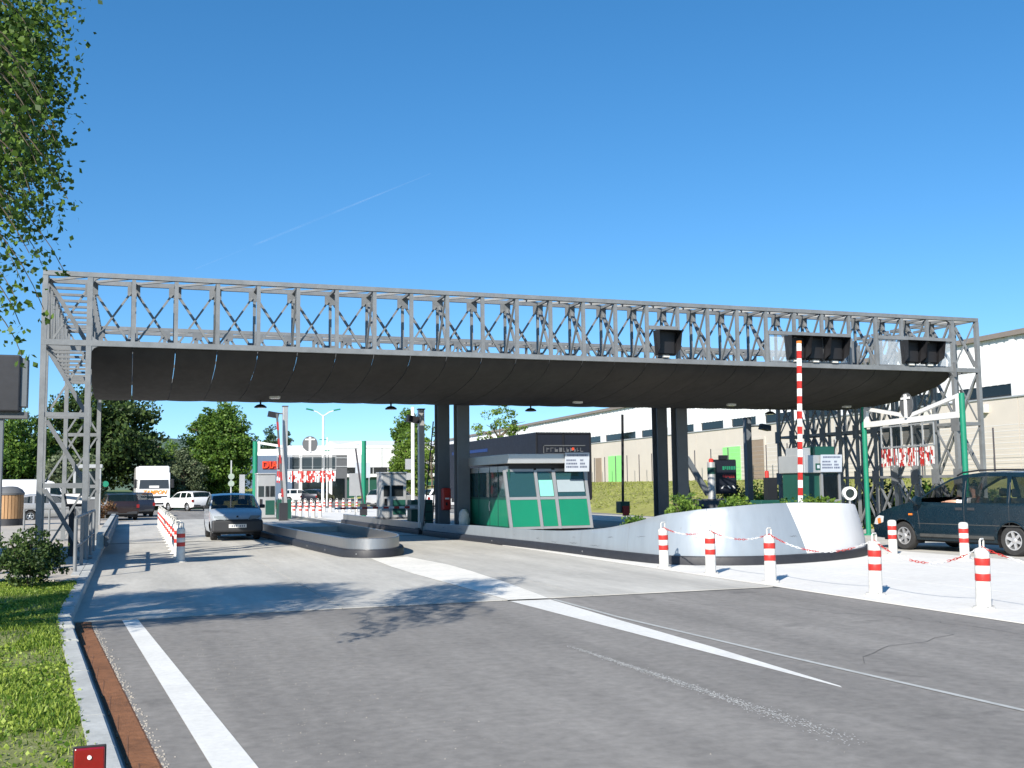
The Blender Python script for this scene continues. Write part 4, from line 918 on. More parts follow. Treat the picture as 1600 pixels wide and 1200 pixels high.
MB().tube([(-.62, -.1, .3), (-.62, -.1, 2.5)], .17, 14).build('mast', FASC, sbd, True); MB().tube([(-.62, -.1, 2.0), (-.62, -.1, 2.28)], .174, 14).build('green_band', DGREEN, sbd, True); MB().lathe([(.1, 2.5), (.1, 2.62), (.06, 2.66)], 12, (-.62, -.1, 0)).build('red_lamp', RED, sbd)
MB().bar((-1.75, 0, 2.7), (-.75, 0, 1.15), .16, .22).build('strut', COLM, sbd); MB().bar((-1.95, 0, 2.5), (-1.5, 0, .4), .1, .14).build('strut', BLACK, sbd)
MB().box(-1.9, .6, -.5, .5, .35, .95).build('chassis', GRAYP, sbd); MB().box(-.3, .5, -.6, -.5, .6, .95).build('light_board', FASC, sbd)
for x in (-1.4, .1): MB().lathe([(.15, -.1), (.3, -.1), (.33, -.06), (.33, .06), (.3, .1), (.15, .1)], 16, (x, -.52, .33), 'y').build('wheel', TYRE, sbd, True)
# dark signal cabinet on the island crest
t = thing('signal_post', 'black signal post with red top on a dark cabinet left of the payment booth', 'signal', (14.9, 22.75, .7)); MB().box(-.45, .55, -.25, .25, 0, .5).build('cabinet', DGREEN, t, bevel=.02); MB().box(-.14, .12, -.1, .1, .5, 1.05).build('head', BLACK, t); MB().lathe([(.05, 1.05), (.05, 1.2), (.03, 1.22)], 10, (-.1, 0, 0)).build('red_cap', RED, t)
# ---------------------------------------------------------------- left side furniture
rlg = thing('railing', 'galvanised tubular railing on the walkway at the foot of the left tower', 'railing', (0, 0, .14))
for (x, y) in ((-.93, 21.48), (-.89, 23.23), (-.86, 25.0), (-.84, 26.7), (-.82, 28.4)): MB().tube([(x, y, 0), (x, y, .98)], .034, 10).build('post', STEEL, rlg, True)
for z in (1.0, .45): MB().tube([(-.93, 21.48, z - .03), (-.925, 21.58, z), (-.89, 23.23, z), (-.82, 28.4, z)], .034 if z > .6 else .024, 10).build('rail', STEEL, rlg, True)
rl2 = thing('railing', 'low galvanised railing behind the left tower', 'railing', (0, 0, .14))
for x in (-3.0, -2.3, -1.6): MB().tube([(x, 35.6, 0), (x, 35.6, .95)], .03, 8).build('post', STEEL, rl2)
for z in (.95, .3): MB().tube([(-3.0, 35.6, z), (-1.4, 35.6, z)], .028, 8).build('rail', STEEL, rl2)
gr = thing('guard_rail', 'dark steel guard rail on a concrete upstand along the left kerb', 'guard rail', (0, 0, 0))
MB().box(-.78, -.6, 29.3, 53.5, .14, .52).build('upstand', KERB, gr); 
mb = MB(); sec = [(-.585, .2), (-.5, .22), (-.47, .27), (-.5, .31), (-.53, .34), (-.5, .38), (-.47, .42), (-.5, .46), (-.585, .48)]
mb.add([(x, y, z) for y in (29.2, 53.5) for x, z in sec], [(i, i + 1, 9 + i + 1, 9 + i) for i in range(8)] + [(8, 0, 9, 17)] + [tuple(range(8, -1, -1)), tuple(range(9, 18))]); mb.build('beam', GRAYP, gr)
# slatted litter bin
bn = thing('litter_bin', 'round litter bin with wooden slats and dark lid at the left edge', 'bin', (-4.95, 51.5, .14))
MB().lathe([(.56, 0), (.56, .3), (.53, .3), (.53, 1.35), (.5, 1.35)], 28).build('drum', RUBB, bn, True)
for k in range(26): a = 2 * pi * k / 26; M = Matrix.Rotation(a, 4, 'Z'); MB().box(.535, .57, -.056, .056, .3, 1.32, M).build('slat', WOOD, bn)
MB().lathe([(.6, 1.32), (.62, 1.4), (.52, 1.55), (.3, 1.68), (.1, 1.7)], 28).build('lid', GRAYP, bn, True)
kp = thing('call_point', 'white tilted card reader panel on a dark stalk inside the left tower', 'machine', (-1.25, 26.6, .14)); MB().bar((0, 0, 0), (0, .1, 1.15), .12, .1).build('stalk', RUBB, kp); M = facing(.05, .0, 1.3, .3, -1, -.7); MB().box(-.2, .2, -.17, .17, -.06, 0, M).build('case', RUBB, kp); MB().box(-.17, .17, -.14, .15, 0, .01, M).build('panel', WHITE, kp)
ks = thing('kiosk', 'small grey framed kiosk behind the left tower', 'kiosk', (-1.75, 50.0, .14))
for x in (-.5, .5):
    for y in (-.5, .5): MB().box(x - .05, x + .05, y - .05, y + .05, 0, 2.45).build('post', FASC, ks)
MB().box(-.6, .6, -.6, .6, 2.45, 2.6).build('roof', FASC, ks); MB().box(-.45, .45, -.52, -.5, 1.2, 2.3).build('pane', DGLASS, ks); MB().box(-.5, .5, -.54, -.5, 1.1, 1.2).build('sill', FASC, ks); MB().box(-.45, .45, -.5, .5, 0, 1.1).build('base', GRAYP, ks); MB().lathe([(.13, -.04), (.13, 0), (.02, 0)], 16, (.75, -.4, 1.75), 'y').build('green_sign', PGREEN, ks)
# roadside shelter at the far left, fascia colour darkened for shade
sh = thing('shelter', 'boxy shelter on a post at the left edge, fascia darkened for shade, unseen roof added', 'shelter')
MB().box(-8.6, -4.3, 19.6, 27.0, 3.5, 3.75).build('roof', GRAYP, sh, bevel=.03); MB().box(-4.6, -1.95, 21.5, 22.0, 3.1, 4.15).build('fascia', RUBB, sh, bevel=.03); MB().box(-4.6, -1.82, 21.6, 21.9, 2.98, 3.1).build('edge_rail', GRAYP, sh); MB().box(-1.95, -1.84, 21.55, 21.95, 3.2, 4.1).build('edge_trim', COLM, sh)  # roof slab is out of view, added to cast the block of shadow
for (x, y) in ((-2.33, 21.75), (-5.3, 21.6), (-5.3, 26.1)): MB().box(x - .1, x + .1, y - .1, y + .1, .14, 3.5).build('post', COLM, sh)
# red roadside reflector close to the camera
rf = thing('reflector_post', 'red reflector plate on a short post beside the kerb at the bottom left', 'reflector', (-.125, 4.5, 0))
MB().box(-.055, .055, 0, .012, .3, .665).build('plate', REFL, rf, bevel=.006); MB().box(-.06, .06, .012, .02, .29, .672).build('backing', BLACK, rf, bevel=.004); MB().box(-.02, .02, .02, .05, 0, .62).build('post', GRAYP, rf)
MB().lathe([(.008, -.003), (.008, .002), (.004, .003)], 12, (.0, -.002, .63), 'y').build('rivet', WHITE, rf)

# ================================================================== VEHICLES
def vehicle(name, label, cat, loc, rotz, top, wheels, R, Wd, belt, tumble, windows, glass_segs, paint, zb=.24, scale=1.0, group=None,
            front_taper=.12, rear_taper=.06, rim=RIM, spokes=6, crown=.035, glass=CGLASS, seats=True, lower=None, bump_m=None, openw=()):
    """top: (y,z) outline from front-bottom over the roof to rear-bottom; +y is the front. Sides are cut out round the wheels and the windows."""
    t = thing(name, label, cat, loc, rotz, group); t.scale = (scale,) * 3
    yf, yr = max(p[0] for p in top), min(p[0] for p in top)
    def hw(y, z):
        w = Wd / 2; a = max(0, (y - (yf - .75)) / .75); b = max(0, ((yr + .6) - y) / .6)
        w *= 1 - front_taper * a * a - rear_taper * b * b
        w -= tumble * max(0, z - belt) * (1 + .25 * max(0, z - belt)); w -= .07 * max(0, (.5 - z) / .3) ** 2; w -= .015 * max(0, (z - .62)) if z < belt else .015 * (belt - .62)
        return w
    # closed side outline incl. wheel arches along the sill
    out = [tuple(p) for p in top]
    Ra = R * 1.16
    for yw in sorted(wheels):
        d0 = sqrt(max(Ra * Ra - (zb - R) ** 2, .001))
        out += [(yw + Ra * cos(a), R + Ra * sin(a)) for a in np.linspace(pi + math.asin(min(1, (R - zb) / Ra)), -math.asin(min(1, (R - zb) / Ra)), 15)]
    polys = [[Vector((0, y, z)) for y, z in out]] + [[Vector((0, y, z)) for y, z in w] for w in list(windows) + list(openw)]
    flat = [v for p in polys for v in p]
    tris = tessellate_polygon(polys)
    for side in (-1, 1):
        bm = bmesh.new(); bv = [bm.verts.new(v) for v in flat]
        for tr in tris:
            try: bm.faces.new([bv[i] for i in tr])
            except ValueError: pass
        for z in list(np.arange(zb + .06, belt, .09)) + [belt, belt + .03] + list(np.arange(belt + .12, max(p[1] for p in top), .12)):
            bmesh.ops.bisect_plane(bm, geom=bm.verts[:] + bm.edges[:] + bm.faces[:], plane_co=(0, 0, z), plane_no=(0, 0, 1), dist=1e-5)
        for y in np.arange(yr + .1, yf, .22):
            bmesh.ops.bisect_plane(bm, geom=bm.verts[:] + bm.edges[:] + bm.faces[:], plane_co=(0, y, 0), plane_no=(0, 1, 0), dist=1e-5)
        bmesh.ops.remove_doubles(bm, verts=bm.verts, dist=1e-4)
        for v in bm.verts: v.co.x = side * hw(v.co.y, v.co.z)
        bmesh.ops.recalc_face_normals(bm, faces=bm.faces)
        s = sum(f.normal.x * f.calc_area() for f in bm.faces)
        if s * side < 0: bmesh.ops.reverse_faces(bm, faces=bm.faces)
        me = bpy.data.meshes.new('side'); bm.to_mesh(me); bm.free(); me.materials.append(paint)
        for p in me.polygons: p.use_smooth = True
        link(bpy.data.objects.new('side', me), t)
        for w in windows:
            cy = sum(p[0] for p in w) / len(w); cz = sum(p[1] for p in w) / len(w)
            q = [(side * (hw(y, z) - .012), y, z) for y, z in w]
            MB().add(q, [tuple(range(len(q)))]).build('side_window', glass, t)
        # arch liners
        for yw in wheels:
            mb = MB(); n = 12; vs = []
            for xx in (hw(yw, R) - .01, hw(yw, R) - .3): vs += [(side * xx, yw + Ra * cos(a), R + Ra * sin(a)) for a in np.linspace(-.45, pi + .45, n)]
            mb.add(vs, [(i, i + 1, n + i + 1, n + i) for i in range(n - 1)] + [tuple(range(n, 2 * n))]); mb.build('wheel_arch', BLACK, t)
    # top skin
    T = [-1, -.94, -.8, -.5, 0, .5, .8, .94, 1]; body = MB(); gl = {}
    def row(p, n, cr): return [(s * hw(*p), p[0] + n[0] * cr * (1 - s * s), p[1] + n[1] * cr * (1 - s * s)) for s in T]
    nr = []
    for i, p in enumerate(top):
        a, b = top[max(i - 1, 0)], top[min(i + 1, len(top) - 1)]; dx, dz = b[0] - a[0], b[1] - a[1]; l = math.hypot(dx, dz) or 1; nr.append((dz / l, -dx / l))
    k = len(T)
    for i in range(len(top) - 1):
        isg = i in glass_segs
        r0, r1 = row(top[i], nr[i], crown if 0 < i else 0), row(top[i + 1], nr[i + 1], crown if i + 1 < len(top) - 1 else 0)
        if isg:
            g = gl.setdefault(glass_segs[i], MB())
            lim = range(1, k - 2)
            g.add(r0 + r1, [(j, j + 1, k + j + 1, k + j) for j in lim]); body.add(r0 + r1, [(j, j + 1, k + j + 1, k + j) for j in (0, k - 2)])
        else: body.add(r0 + r1, [(j, j + 1, k + j + 1, k + j) for j in range(k - 1)])
    o = body.build('body_shell', paint, t); bm = bmesh.new(); bm.from_mesh(o.data); bmesh.ops.remove_doubles(bm, verts=bm.verts, dist=1e-4); bm.to_mesh(o.data); bm.free(); smooth_by_angle(o.data, 50)
    for nme, g in gl.items(): g.build(nme, glass, t)
    MB().box(-Wd / 2 + .3, Wd / 2 - .3, yr + .15, yf - .15, zb - .05, zb + .2).build('underbody', BLACK, t)
    if seats:
        for y in seats:
            for x in (-.38, .38): MB().box(x - .24, x + .24, y - .08, y + .06, zb + .2, belt + .12).box(x - .12, x + .12, y - .06, y + .02, belt + .14, belt + .32).build('seat', SEATC, t, bevel=.05)
        MB().box(-Wd / 2 + .15, Wd / 2 - .15, max(seats) + .55, max(seats) + .8, belt - .25, belt - .02).build('dashboard', SEATC, t)
    for yw in wheels:
        for side in (-1, 1):
            x = side * (hw(yw, R) - .105)
            w = link(bpy.data.objects.new('wheel', None), t); w.location = (x, yw, R); w.empty_display_size = .1
            MB().lathe([(R * .62, -.09), (R * .9, -.1), (R * .985, -.07), (R, -.02), (R, .02), (R * .985, .07), (R * .9, .1), (R * .62, .09)], 26, axis='x', cap=False).build('tyre', TYRE, w, True)
            ri = MB().lathe([(R * .63, -.085 * side), (R * .63, .07 * side), (R * .57, .085 * side), (R * .52, .05 * side), (R * .5, .0), (0.001, -.0)], 26, axis='x', cap=False)
            ri.build('rim', GRAYP if spokes else rim, w, True)
            if spokes:
                mb = MB().lathe([(R * .16, .0), (R * .16, .075 * side), (R * .1, .085 * side), (.001, .085 * side)], 14, axis='x')
                for q in range(spokes):
                    a = 2 * pi * q / spokes + .3; c_, s_ = cos(a), sin(a); wv = R * .1
                    P = [(0, R * .1, -wv), (0, R * .56, -wv * .9), (0, R * .56, wv * .9), (0, R * .1, wv)]
                    vv = [((.065 if i_ in (0, 3) else .075) * side, y * c_ - z * s_, y * s_ + z * c_) for i_, (_, y, z) in enumerate(P)]
                    mb.add(vv + [(a_ - .03 * side, b_, d_) for a_, b_, d_ in vv], [(0, 1, 2, 3), (7, 6, 5, 4), (0, 4, 5, 1), (1, 5, 6, 2), (2, 6, 7, 3), (3, 7, 4, 0)])
                mb.lathe([(R * .54, .04 * side), (R * .54, .085 * side), (R * .62, .085 * side), (R * .63, .05 * side)], 26, axis='x', cap=False)
                mb.build('spokes', rim, w)
    t_hw[t.name] = hw
    return t
t_hw = {}
def mirror_pair(t, y, z, w, m=PLAST):
    for s in (-1, 1):
        MB().bar((s * (w - .02), y, z), (s * (w + .08), y - .02, z + .03), .06, .04).build('mirror_arm', m, t); MB().box(s * (w + .15) - .1, s * (w + .15) + .1, y - .1, y + .03, z - .03, z + .13).build('mirror', m, t, bevel=.03)
# ---- dark green people carrier, right
vt = [(2.36, .26), (2.43, .36), (2.44, .56), (2.38, .66), (2.3, .76), (2.1, .87), (1.75, .97), (1.35, 1.06), (.98, 1.17), (.55, 1.42), (.15, 1.61), (-.15, 1.69), (-.6, 1.735), (-1.2, 1.74), (-1.8, 1.72), (-2.1, 1.67), (-2.22, 1.55), (-2.3, 1.2), (-2.36, .9), (-2.36, .5), (-2.32, .28)]
vw = [[(.86, 1.1), (.98, 1.12), (.5, 1.41), (.1, 1.58), (-.18, 1.63), (-.22, 1.09)], [(-.34, 1.09), (-.3, 1.63), (-.7, 1.655), (-1.3, 1.65), (-1.34, 1.09)], [(-1.44, 1.09), (-1.41, 1.645), (-1.85, 1.62), (-2.02, 1.56), (-2.1, 1.1)]]
van = vehicle('people_carrier', 'dark green people carrier with silver wheels waiting at the right edge', 'car', (18.42, 19.55, .004), radians(7.4), vt, (1.46, -1.44), .325, 1.83, 1.07, .2, vw[1:], {8: 'windscreen', 9: 'windscreen', 10: 'windscreen', 16: 'rear_window', 17: 'rear_window'}, VANP, zb=.25, seats=(-.25, -1.15), scale=1.03, openw=vw[:1])
hw = t_hw[van.name]
def strip(t, pts, r, m, name, hwf, side=-1, off=.004, n=5):
    MB().tube([(side * (hwf(y, z) + off), y, z) for y, z in pts], r, n).build(name, m, t)
for ys_ in ([(-.27, z) for z in np.arange(.36, 1.66, .1)], [(-1.39, z) for z in np.arange(.62, 1.62, .1)], [(.95, .5), (.97, .7), (1.0, .9), (.99, 1.09)]): strip(van, ys_, .006, BLACK, 'door_seam', hw, -1, -.001)
strip(van, [(y, .36) for y in np.arange(-1.0, 1.05, .15)], .05, DIRT, 'rub_strip', hw, -1, -.012); strip(van, [(y, .62) for y in np.arange(-2.0, 1.05, .2)], .012, DIRT, 'side_moulding', hw, -1, -.004)
for s in (-1, 1):
    MB().tube([(s * (hw(y, 1.7) - .02), y, z) for y, z in ((.0, 1.68), (-.15, 1.745), (-.6, 1.79), (-1.2, 1.795), (-1.8, 1.775), (-1.95, 1.72))], .018, 8).build('roof_rail', BLACK, van, True)
    MB().add([(s * (hw(y, z) + .006), y, z) for y, z in ((2.28, .56), (2.4, .57), (2.34, .7), (2.2, .78), (2.02, .76), (2.05, .62))], [(0, 1, 2, 3, 4, 5)]).build('headlight', LENS, van)
    MB().add([(s * (hw(y, z) + .009), y, z) for y, z in ((2.12, .6), (2.24, .58), (2.26, .7), (2.14, .72))], [(0, 1, 2, 3)]).build('indicator', AMBER, van)
    MB().box(-.03, .03, -.05, .05, -.02, .02).build('side_repeater', AMBER, van, loc=(s * (hw(1.2, .82) - .01), 1.2, .82))
    for y in (-.13, -.45): MB().box(-.012, .02, -.09, .09, -.03, .03).build('door_handle', PLAST, van, loc=(s * (hw(y, .97)), y, .96), bevel=.008)
    MB().lathe([(.1, -.05), (.12, 0), (.09, .06), (.02, .07)], 12, (0, 0, 0), 'y').build('mirror', VANP, van, True, loc=(s * (hw(.95, 1.12) + .13), .9, 1.13))
    strip(van, [(-1.44 + .39 * cos(a), .325 + .39 * sin(a)) for a in np.linspace(.05, pi - .05, 14)], .02, VANP, 'arch_lip', hw, s, -.004, 6); strip(van, [(1.46 + .39 * cos(a), .325 + .39 * sin(a)) for a in np.linspace(.05, pi - .05, 14)], .02, VANP, 'arch_lip', hw, s, -.004, 6)
MB().tube([(-.35, .42, .92), (-.2, .44, .98), (-.2, .42, 1.12), (-.35, .38, 1.2), (-.5, .38, 1.15), (-.55, .4, 1.02), (-.48, .42, .92), (-.35, .42, .92)], .016, 6).build('steering_wheel', BLACK, van)
MB().tube([(-.3, -2.0, 1.7), (-.3, -2.2, 2.1)], .004, 4).build('aerial', BLACK, van)
MB().box(-.8, .8, 2.3, 2.46, .28, .56).build('bumper', PLAST, van, bevel=.05)
# driver with the left arm resting on the open window sill
pr = thing('person', 'driver in a white shirt with an arm resting on the open van window', 'person', (18.42, 19.55, .004), radians(7.4)); pr.scale = (1.03,) * 3
def skinned(name, verts, edges, radii, m, parent, sub=2, root=0):
    me = bpy.data.meshes.new(name); me.from_pydata(verts, edges, []); me.materials.append(m); o = link(bpy.data.objects.new(name, me), parent)
    md = o.modifiers.new('skin', 'SKIN'); md.use_smooth_shade = True
    for i, r in enumerate(radii): me.skin_vertices[0].data[i].radius = r if isinstance(r, tuple) else (r, r); 
    for i in range(len(verts)): me.skin_vertices[0].data[i].use_root = i == root
    sb = o.modifiers.new('sub', 'SUBSURF'); sb.levels = sub; sb.render_levels = sub; return o
bx = -.4
PV = [(bx, -.12, .62), (bx, -.17, .85), (bx, -.18, 1.08), (bx, -.16, 1.2), (bx, -.13, 1.29), (bx, -.12, 1.38), (bx, -.12, 1.48),
      (bx - .17, -.16, 1.13), (bx - .36, -.08, 1.08), (bx - .47, -.02, 1.115), (bx - .475, .1, 1.115), (bx - .465, .2, 1.112), (bx - .45, .27, 1.105),
      (bx + .17, -.16, 1.13), (bx + .24, .02, .95), (bx + .12, .3, 1.02), (bx + .1, .38, 1.06),
      (bx - .1, .05, .6), (bx - .12, .38, .62), (bx - .12, .6, .35), (bx + .1, .05, .6), (bx + .12, .38, .62), (bx + .12, .6, .35)]
PE = [(0, 1), (1, 2), (2, 3), (3, 4), (4, 5), (5, 6), (2, 7), (7, 8), (8, 9), (9, 10), (10, 11), (11, 12), (2, 13), (13, 14), (14, 15), (15, 16), (0, 17), (17, 18), (18, 19), (0, 20), (20, 21), (21, 22)]
PR = [(.15, .12), (.15, .11), (.15, .11), .06, .055, (.075, .095), (.07, .09), .065, .05, .045, .038, .03, (.035, .02), .065, .045, .035, .03, .085, .06, .045, .085, .06, .045]
body = skinned('body', PV, PE, PR, SKIN, pr)
for k, (dx, L, r) in enumerate(((-.026, .07, .0085), (-.009, .08, .009), (.009, .077, .009), (.026, .06, .008))):
    skinned('finger', [(bx - .45 + dx, .285, 1.108), (bx - .448 + dx, .285 + L * .55, 1.106), (bx - .446 + dx, .285 + L, 1.095)], [(0, 1), (1, 2)], [r * 1.1, r, r * .8], SKIN, pr, 1)
skinned('thumb', [(bx - .425, .22, 1.11), (bx - .395, .27, 1.11), (bx - .385, .31, 1.103)], [(0, 1), (1, 2)], [.012, .01, .008], SKIN, pr, 1)
skinned('shirt', [(bx, -.12, .6), (bx, -.17, .85), (bx, -.18, 1.08), (bx, -.17, 1.17), (bx - .17, -.16, 1.13), (bx - .36, -.08, 1.085), (bx - .47, -.02, 1.12), (bx + .17, -.16, 1.13), (bx + .22, -.05, 1.02)], [(0, 1), (1, 2), (2, 3), (2, 4), (4, 5), (5, 6), (2, 7), (7, 8)], [(.165, .13), (.165, .125), (.165, .125), .07, .08, .068, .058, .08, .06], SHIRT, pr)
for s in (-1, 1): MB().lathe([(.001, -.012), (.012, 0), (.001, .012)], 8, (bx + s * .03, -.035, 1.43)).build('eye', WHITE, pr)
MB().add([(bx, -.012, 1.4), (bx - .015, -.03, 1.385), (bx + .015, -.03, 1.385), (bx, -.032, 1.44)], [(0, 1, 3), (0, 3, 2), (0, 2, 1)]).build('nose', SKIN, pr); MB().box(bx - .025, bx + .025, -.03, -.022, 1.35, 1.358).build('mouth', INKR, pr)
for s in (-1, 1): MB().box(bx + s * .078 - .008, bx + s * .078 + .008, -.14, -.1, 1.38, 1.44).build('ear', SKIN, pr)
skinned('hair', [(bx, -.15, 1.42), (bx, -.135, 1.53)], [(0, 1)], [(.083, .1), (.075, .09)], HAIR, pr, 2)
LENSD = mat('clear_headlamp', (.22, .25, .27), .1, var=.2, scale=20, coat=.8)
# ---- silver hatchback facing the camera
ht = [(1.82, .28), (1.88, .34), (1.89, .52), (1.85, .62), (1.75, .74), (1.5, .86), (1.1, .93), (.92, .97), (.55, 1.18), (.18, 1.38), (-.1, 1.425), (-.6, 1.44), (-1.2, 1.42), (-1.5, 1.38), (-1.65, 1.2), (-1.78, .95), (-1.86, .8), (-1.87, .45), (-1.82, .3)]
hwn = [[(.72, 1.0), (.86, 1.0), (.5, 1.19), (.16, 1.35), (-.28, 1.37), (-.3, .98)], [(-.4, .98), (-.38, 1.37), (-1.1, 1.36), (-1.42, 1.28), (-1.5, 1.05)]]
car = vehicle('hatchback', 'silver hatchback with dark bumper driving towards us in the left lane', 'car', (3.2, 36.5, .012), pi, ht, (1.2, -1.22), .28, 1.62, .95, .28, hwn, {7: 'windscreen', 8: 'windscreen', 13: 'rear_window', 14: 'rear_window'}, CARP, zb=.24, seats=(-.15, -.95), spokes=0, rim=GRAYP)
hc = t_hw[car.name]
def slab_on_front(t, P, m, name, yoff=.0): return MB().add(P, [tuple(range(len(P)))]).build(name, m, t)
MB().box(-.78, .78, 1.6, 1.93, .26, .64).build('bumper', PLAST, car, bevel=.06); MB().box(-.27, .27, 1.93, 1.945, .4, .51).build('number_plate', PLATE, car)
for k in range(7): MB().box(-.22 + .062 * k, -.185 + .062 * k, 1.945, 1.948, .425, .485).build('plate_mark', INK, car) if k != 3 else None
for s in (-1, 1):
    MB().add([(s * .33, 1.9, .66), (s * .7, 1.8, .65), (s * .71, 1.75, .77), (s * .4, 1.83, .77), (s * .33, 1.75, .66), (s * .7, 1.6, .65), (s * .71, 1.6, .77), (s * .4, 1.65, .77)], [(0, 1, 2, 3), (0, 4, 5, 1), (1, 5, 6, 2), (2, 6, 7, 3), (3, 7, 4, 0)]).build('headlight', LENSD, car); MB().box(s * .5 - .16, s * .5 + .16, 1.84, 1.86, .6, .66).build('lamp_rim', BLACK, car)
    MB().box(-.09, .09, -.04, .06, 0, .12).build('mirror', BLACK, car, loc=(s * .88, .72, .98), bevel=.03)
MB().lathe([(.035, 0), (.035, .01), (.02, .012)], 12, (0, 1.8, .74), 'y').build('badge', BLACK, car); MB().box(-.32, .32, 1.86, 1.905, .635, .66).build('grille', BLACK, car)
MB().tube([(0, -.2, 1.46), (0, -.35, 1.72)], .006, 4).build('aerial', BLACK, car); MB().box(-.03, .03, .35, .5, 1.25, 1.31).build('rear_view_mirror', BLACK, car)
# ---- other cars and vans behind
est = [(2.0, .3), (2.08, .45), (2.05, .62), (1.85, .76), (1.1, .9), (.85, .95), (.2, 1.36), (-.2, 1.42), (-1.2, 1.42), (-1.8, 1.35), (-2.05, 1.0), (-2.12, .85), (-2.12, .4), (-2.08, .3)]
esw = [[(.62, .98), (.76, .99), (.2, 1.31), (-.3, 1.35), (-.32, .97)], [(-.42, .97), (-.4, 1.35), (-1.1, 1.35), (-1.12, .97)], [(-1.22, .97), (-1.2, 1.35), (-1.7, 1.28), (-1.92, 1.0)]]
def simple_car(name, label, x, y, rot, paint, top=est, wins=esw, gs=None, W_=1.7, R=.3, wh=(1.28, -1.3), belt=.94, tl=True, z=.006, plate=PLATE, grp='cars in the background'):
    c = vehicle(name, label, 'car' if name != 'delivery_van' else 'van', (x, y, z), rot, top, wh, R, W_, belt, .26, wins, gs or {5: 'windscreen', 9: 'rear_window'}, paint, zb=.25, seats=False, spokes=5, group=grp)
    f = t_hw[c.name]; yr = min(p[0] for p in top); yf = max(p[0] for p in top)
    for s in (-1, 1):
        MB().box(s * (f(yr + .1, .75)) - s * .02 - .1, s * (f(yr + .1, .75)) - s * .02 + .04, yr - .012, yr + .12, .66, .84).build('tail_light', TAIL, c); MB().box(s * .58 - .16, s * .58 + .16, yf - .16, yf - .005, .58, .68).build('headlight', LENS, c)
    MB().box(-.25, .25, yr - .02, yr, .5, .62).build('number_plate', plate, c); MB().box(-.75, .75, yr - .03, yr + .1, .32, .48).build('rear_bumper', PLAST, c, bevel=.03); MB().box(-.75, .75, yf - .1, yf + .03, .3, .48).build('front_bumper', PLAST, c, bevel=.03)
    return c
simple_car('estate_car', 'dark maroon estate car with a yellow plate parked behind the left tower', -.55, 62.5, .1, CARR, plate=YPLATE)
simple_car('estate_car', 'dark blue estate car parked just left of the white truck', .35, 69, .12, CARD)
simple_car('saloon_car', 'pale silver saloon behind the legs of the left tower', -3.8, 62.5, -1.35, CARG)
simple_car('saloon_car', 'white saloon parked to the right of the white truck', 4.05, 83.5, .5, CARW)
vnt = [(2.5, .35), (2.55, .6), (2.5, .85), (2.3, 1.05), (1.75, 1.2), (1.5, 1.3), (.95, 1.9), (.7, 2.15), (.2, 2.3), (-2.3, 2.3), (-2.45, 2.2), (-2.5, 1.2), (-2.5, .35)]
simple_car('delivery_van', 'white high roofed delivery van parked at the left edge behind the bin', -5.3, 73, -1.4, CARW, vnt, [[(1.2, 1.35), (1.45, 1.38), (.95, 1.85), (.5, 1.9), (.48, 1.35)]], {5: 'windscreen', 6: 'windscreen'}, 2.0, .34, (1.6, -1.5), 1.3)
k = 0
for (x, y, rot, m, lab) in ((17.2, 104, -.6, CARD, 'small black car turning on the far road'), (18.6, 78, -1.1, CARG, 'pale grey car queueing beyond the striped bollards'), (20.6, 86, -1.0, CARD, 'dark grey car behind the pale grey one beyond the bollards'),
      (21.7, 74, -1.4, CARW, 'white car half hidden by the grey ticket machine'), (26.5, 83, -1.3, CARD, 'dark car seen right of the ticket machine near the ladder'), (17.4, 118, -1.5, CARW, 'white car in front of the far red and white curtain')):
    simple_car('saloon_car', lab, x, y, rot, m, plate=YPLATE if m is CARG else PLATE, z=.012)
# ---- white tractor unit facing us
tk = thing('truck', 'white articulated truck with orange lettering on its cab facing us', 'truck', (1.75, 87, .006), pi + .02)
MB().prismx([(0, .55), (.06, .9), (.05, 1.6), (-.02, 2.35), (-.25, 2.9), (-.3, 2.92), (-2.1, 2.92), (-2.1, .55)], -1.18, 1.18).build('cab', CARW, tk, bevel=.06)
MB().prismx([(-.22, 2.9), (-.35, 3.2), (-.8, 3.42), (-2.0, 3.45), (-2.05, 2.9)], -1.12, 1.12).build('roof_deflector', CARW, tk, bevel=.06)
MB().add([(-1.1, .06, 1.66), (1.1, .06, 1.66), (1.04, -.0, 2.36), (-1.04, -.0, 2.36)], [(0, 1, 2, 3)]).build('windscreen', DGLASS, tk); MB().box(-.36, .36, .05, .07, 1.72, 1.9).build('name_board', PLATE, tk)
MB().box(-.95, .95, .06, .09, 1.02, 1.1).build('grille', BLACK, tk); MB().box(-.5, .5, .06, .1, .95, 1.03).build('grille', BLACK, tk); MB().box(-1.2, 1.2, -.2, .14, .35, .78).build('bumper', CARW, tk, bevel=.04); MB().box(-.75, .75, .13, .16, .45, .58).build('air_intake', BLACK, tk)
for s in (-1, 1):
    MB().box(s * .85 - .22, s * .85 + .22, .13, .15, .62, .76).build('headlight', LENS, tk); MB().box(s * 1.36 - .1, s * 1.36 + .1, -.15, .05, 1.7, 2.4).build('mirror', BLACK, tk, bevel=.04); MB().bar((s * 1.15, -.05, 2.35), (s * 1.34, -.05, 2.3), .05, .05).build('mirror_arm', BLACK, tk)
    MB().box(s * 1.185 - .01, s * 1.185 + .01, -1.3, -.35, 1.65, 2.3).build('side_window', DGLASS, tk)
    for y in (-1.0, -4.3): MB().lathe([(.25, -.14), (.46, -.15), (.5, -.1), (.5, .1), (.46, .15), (.25, .14)], 20, (s * 1.05, y, .5), 'x').build('wheel', TYRE, tk, True)
MB().box(-1.25, 1.25, -14.5, -2.5, 1.1, 3.4).build('trailer', CARW, tk, bevel=.04); MB().box(-.5, .5, -13, -1.5, .6, 1.1).build('chassis', BLACK, tk)
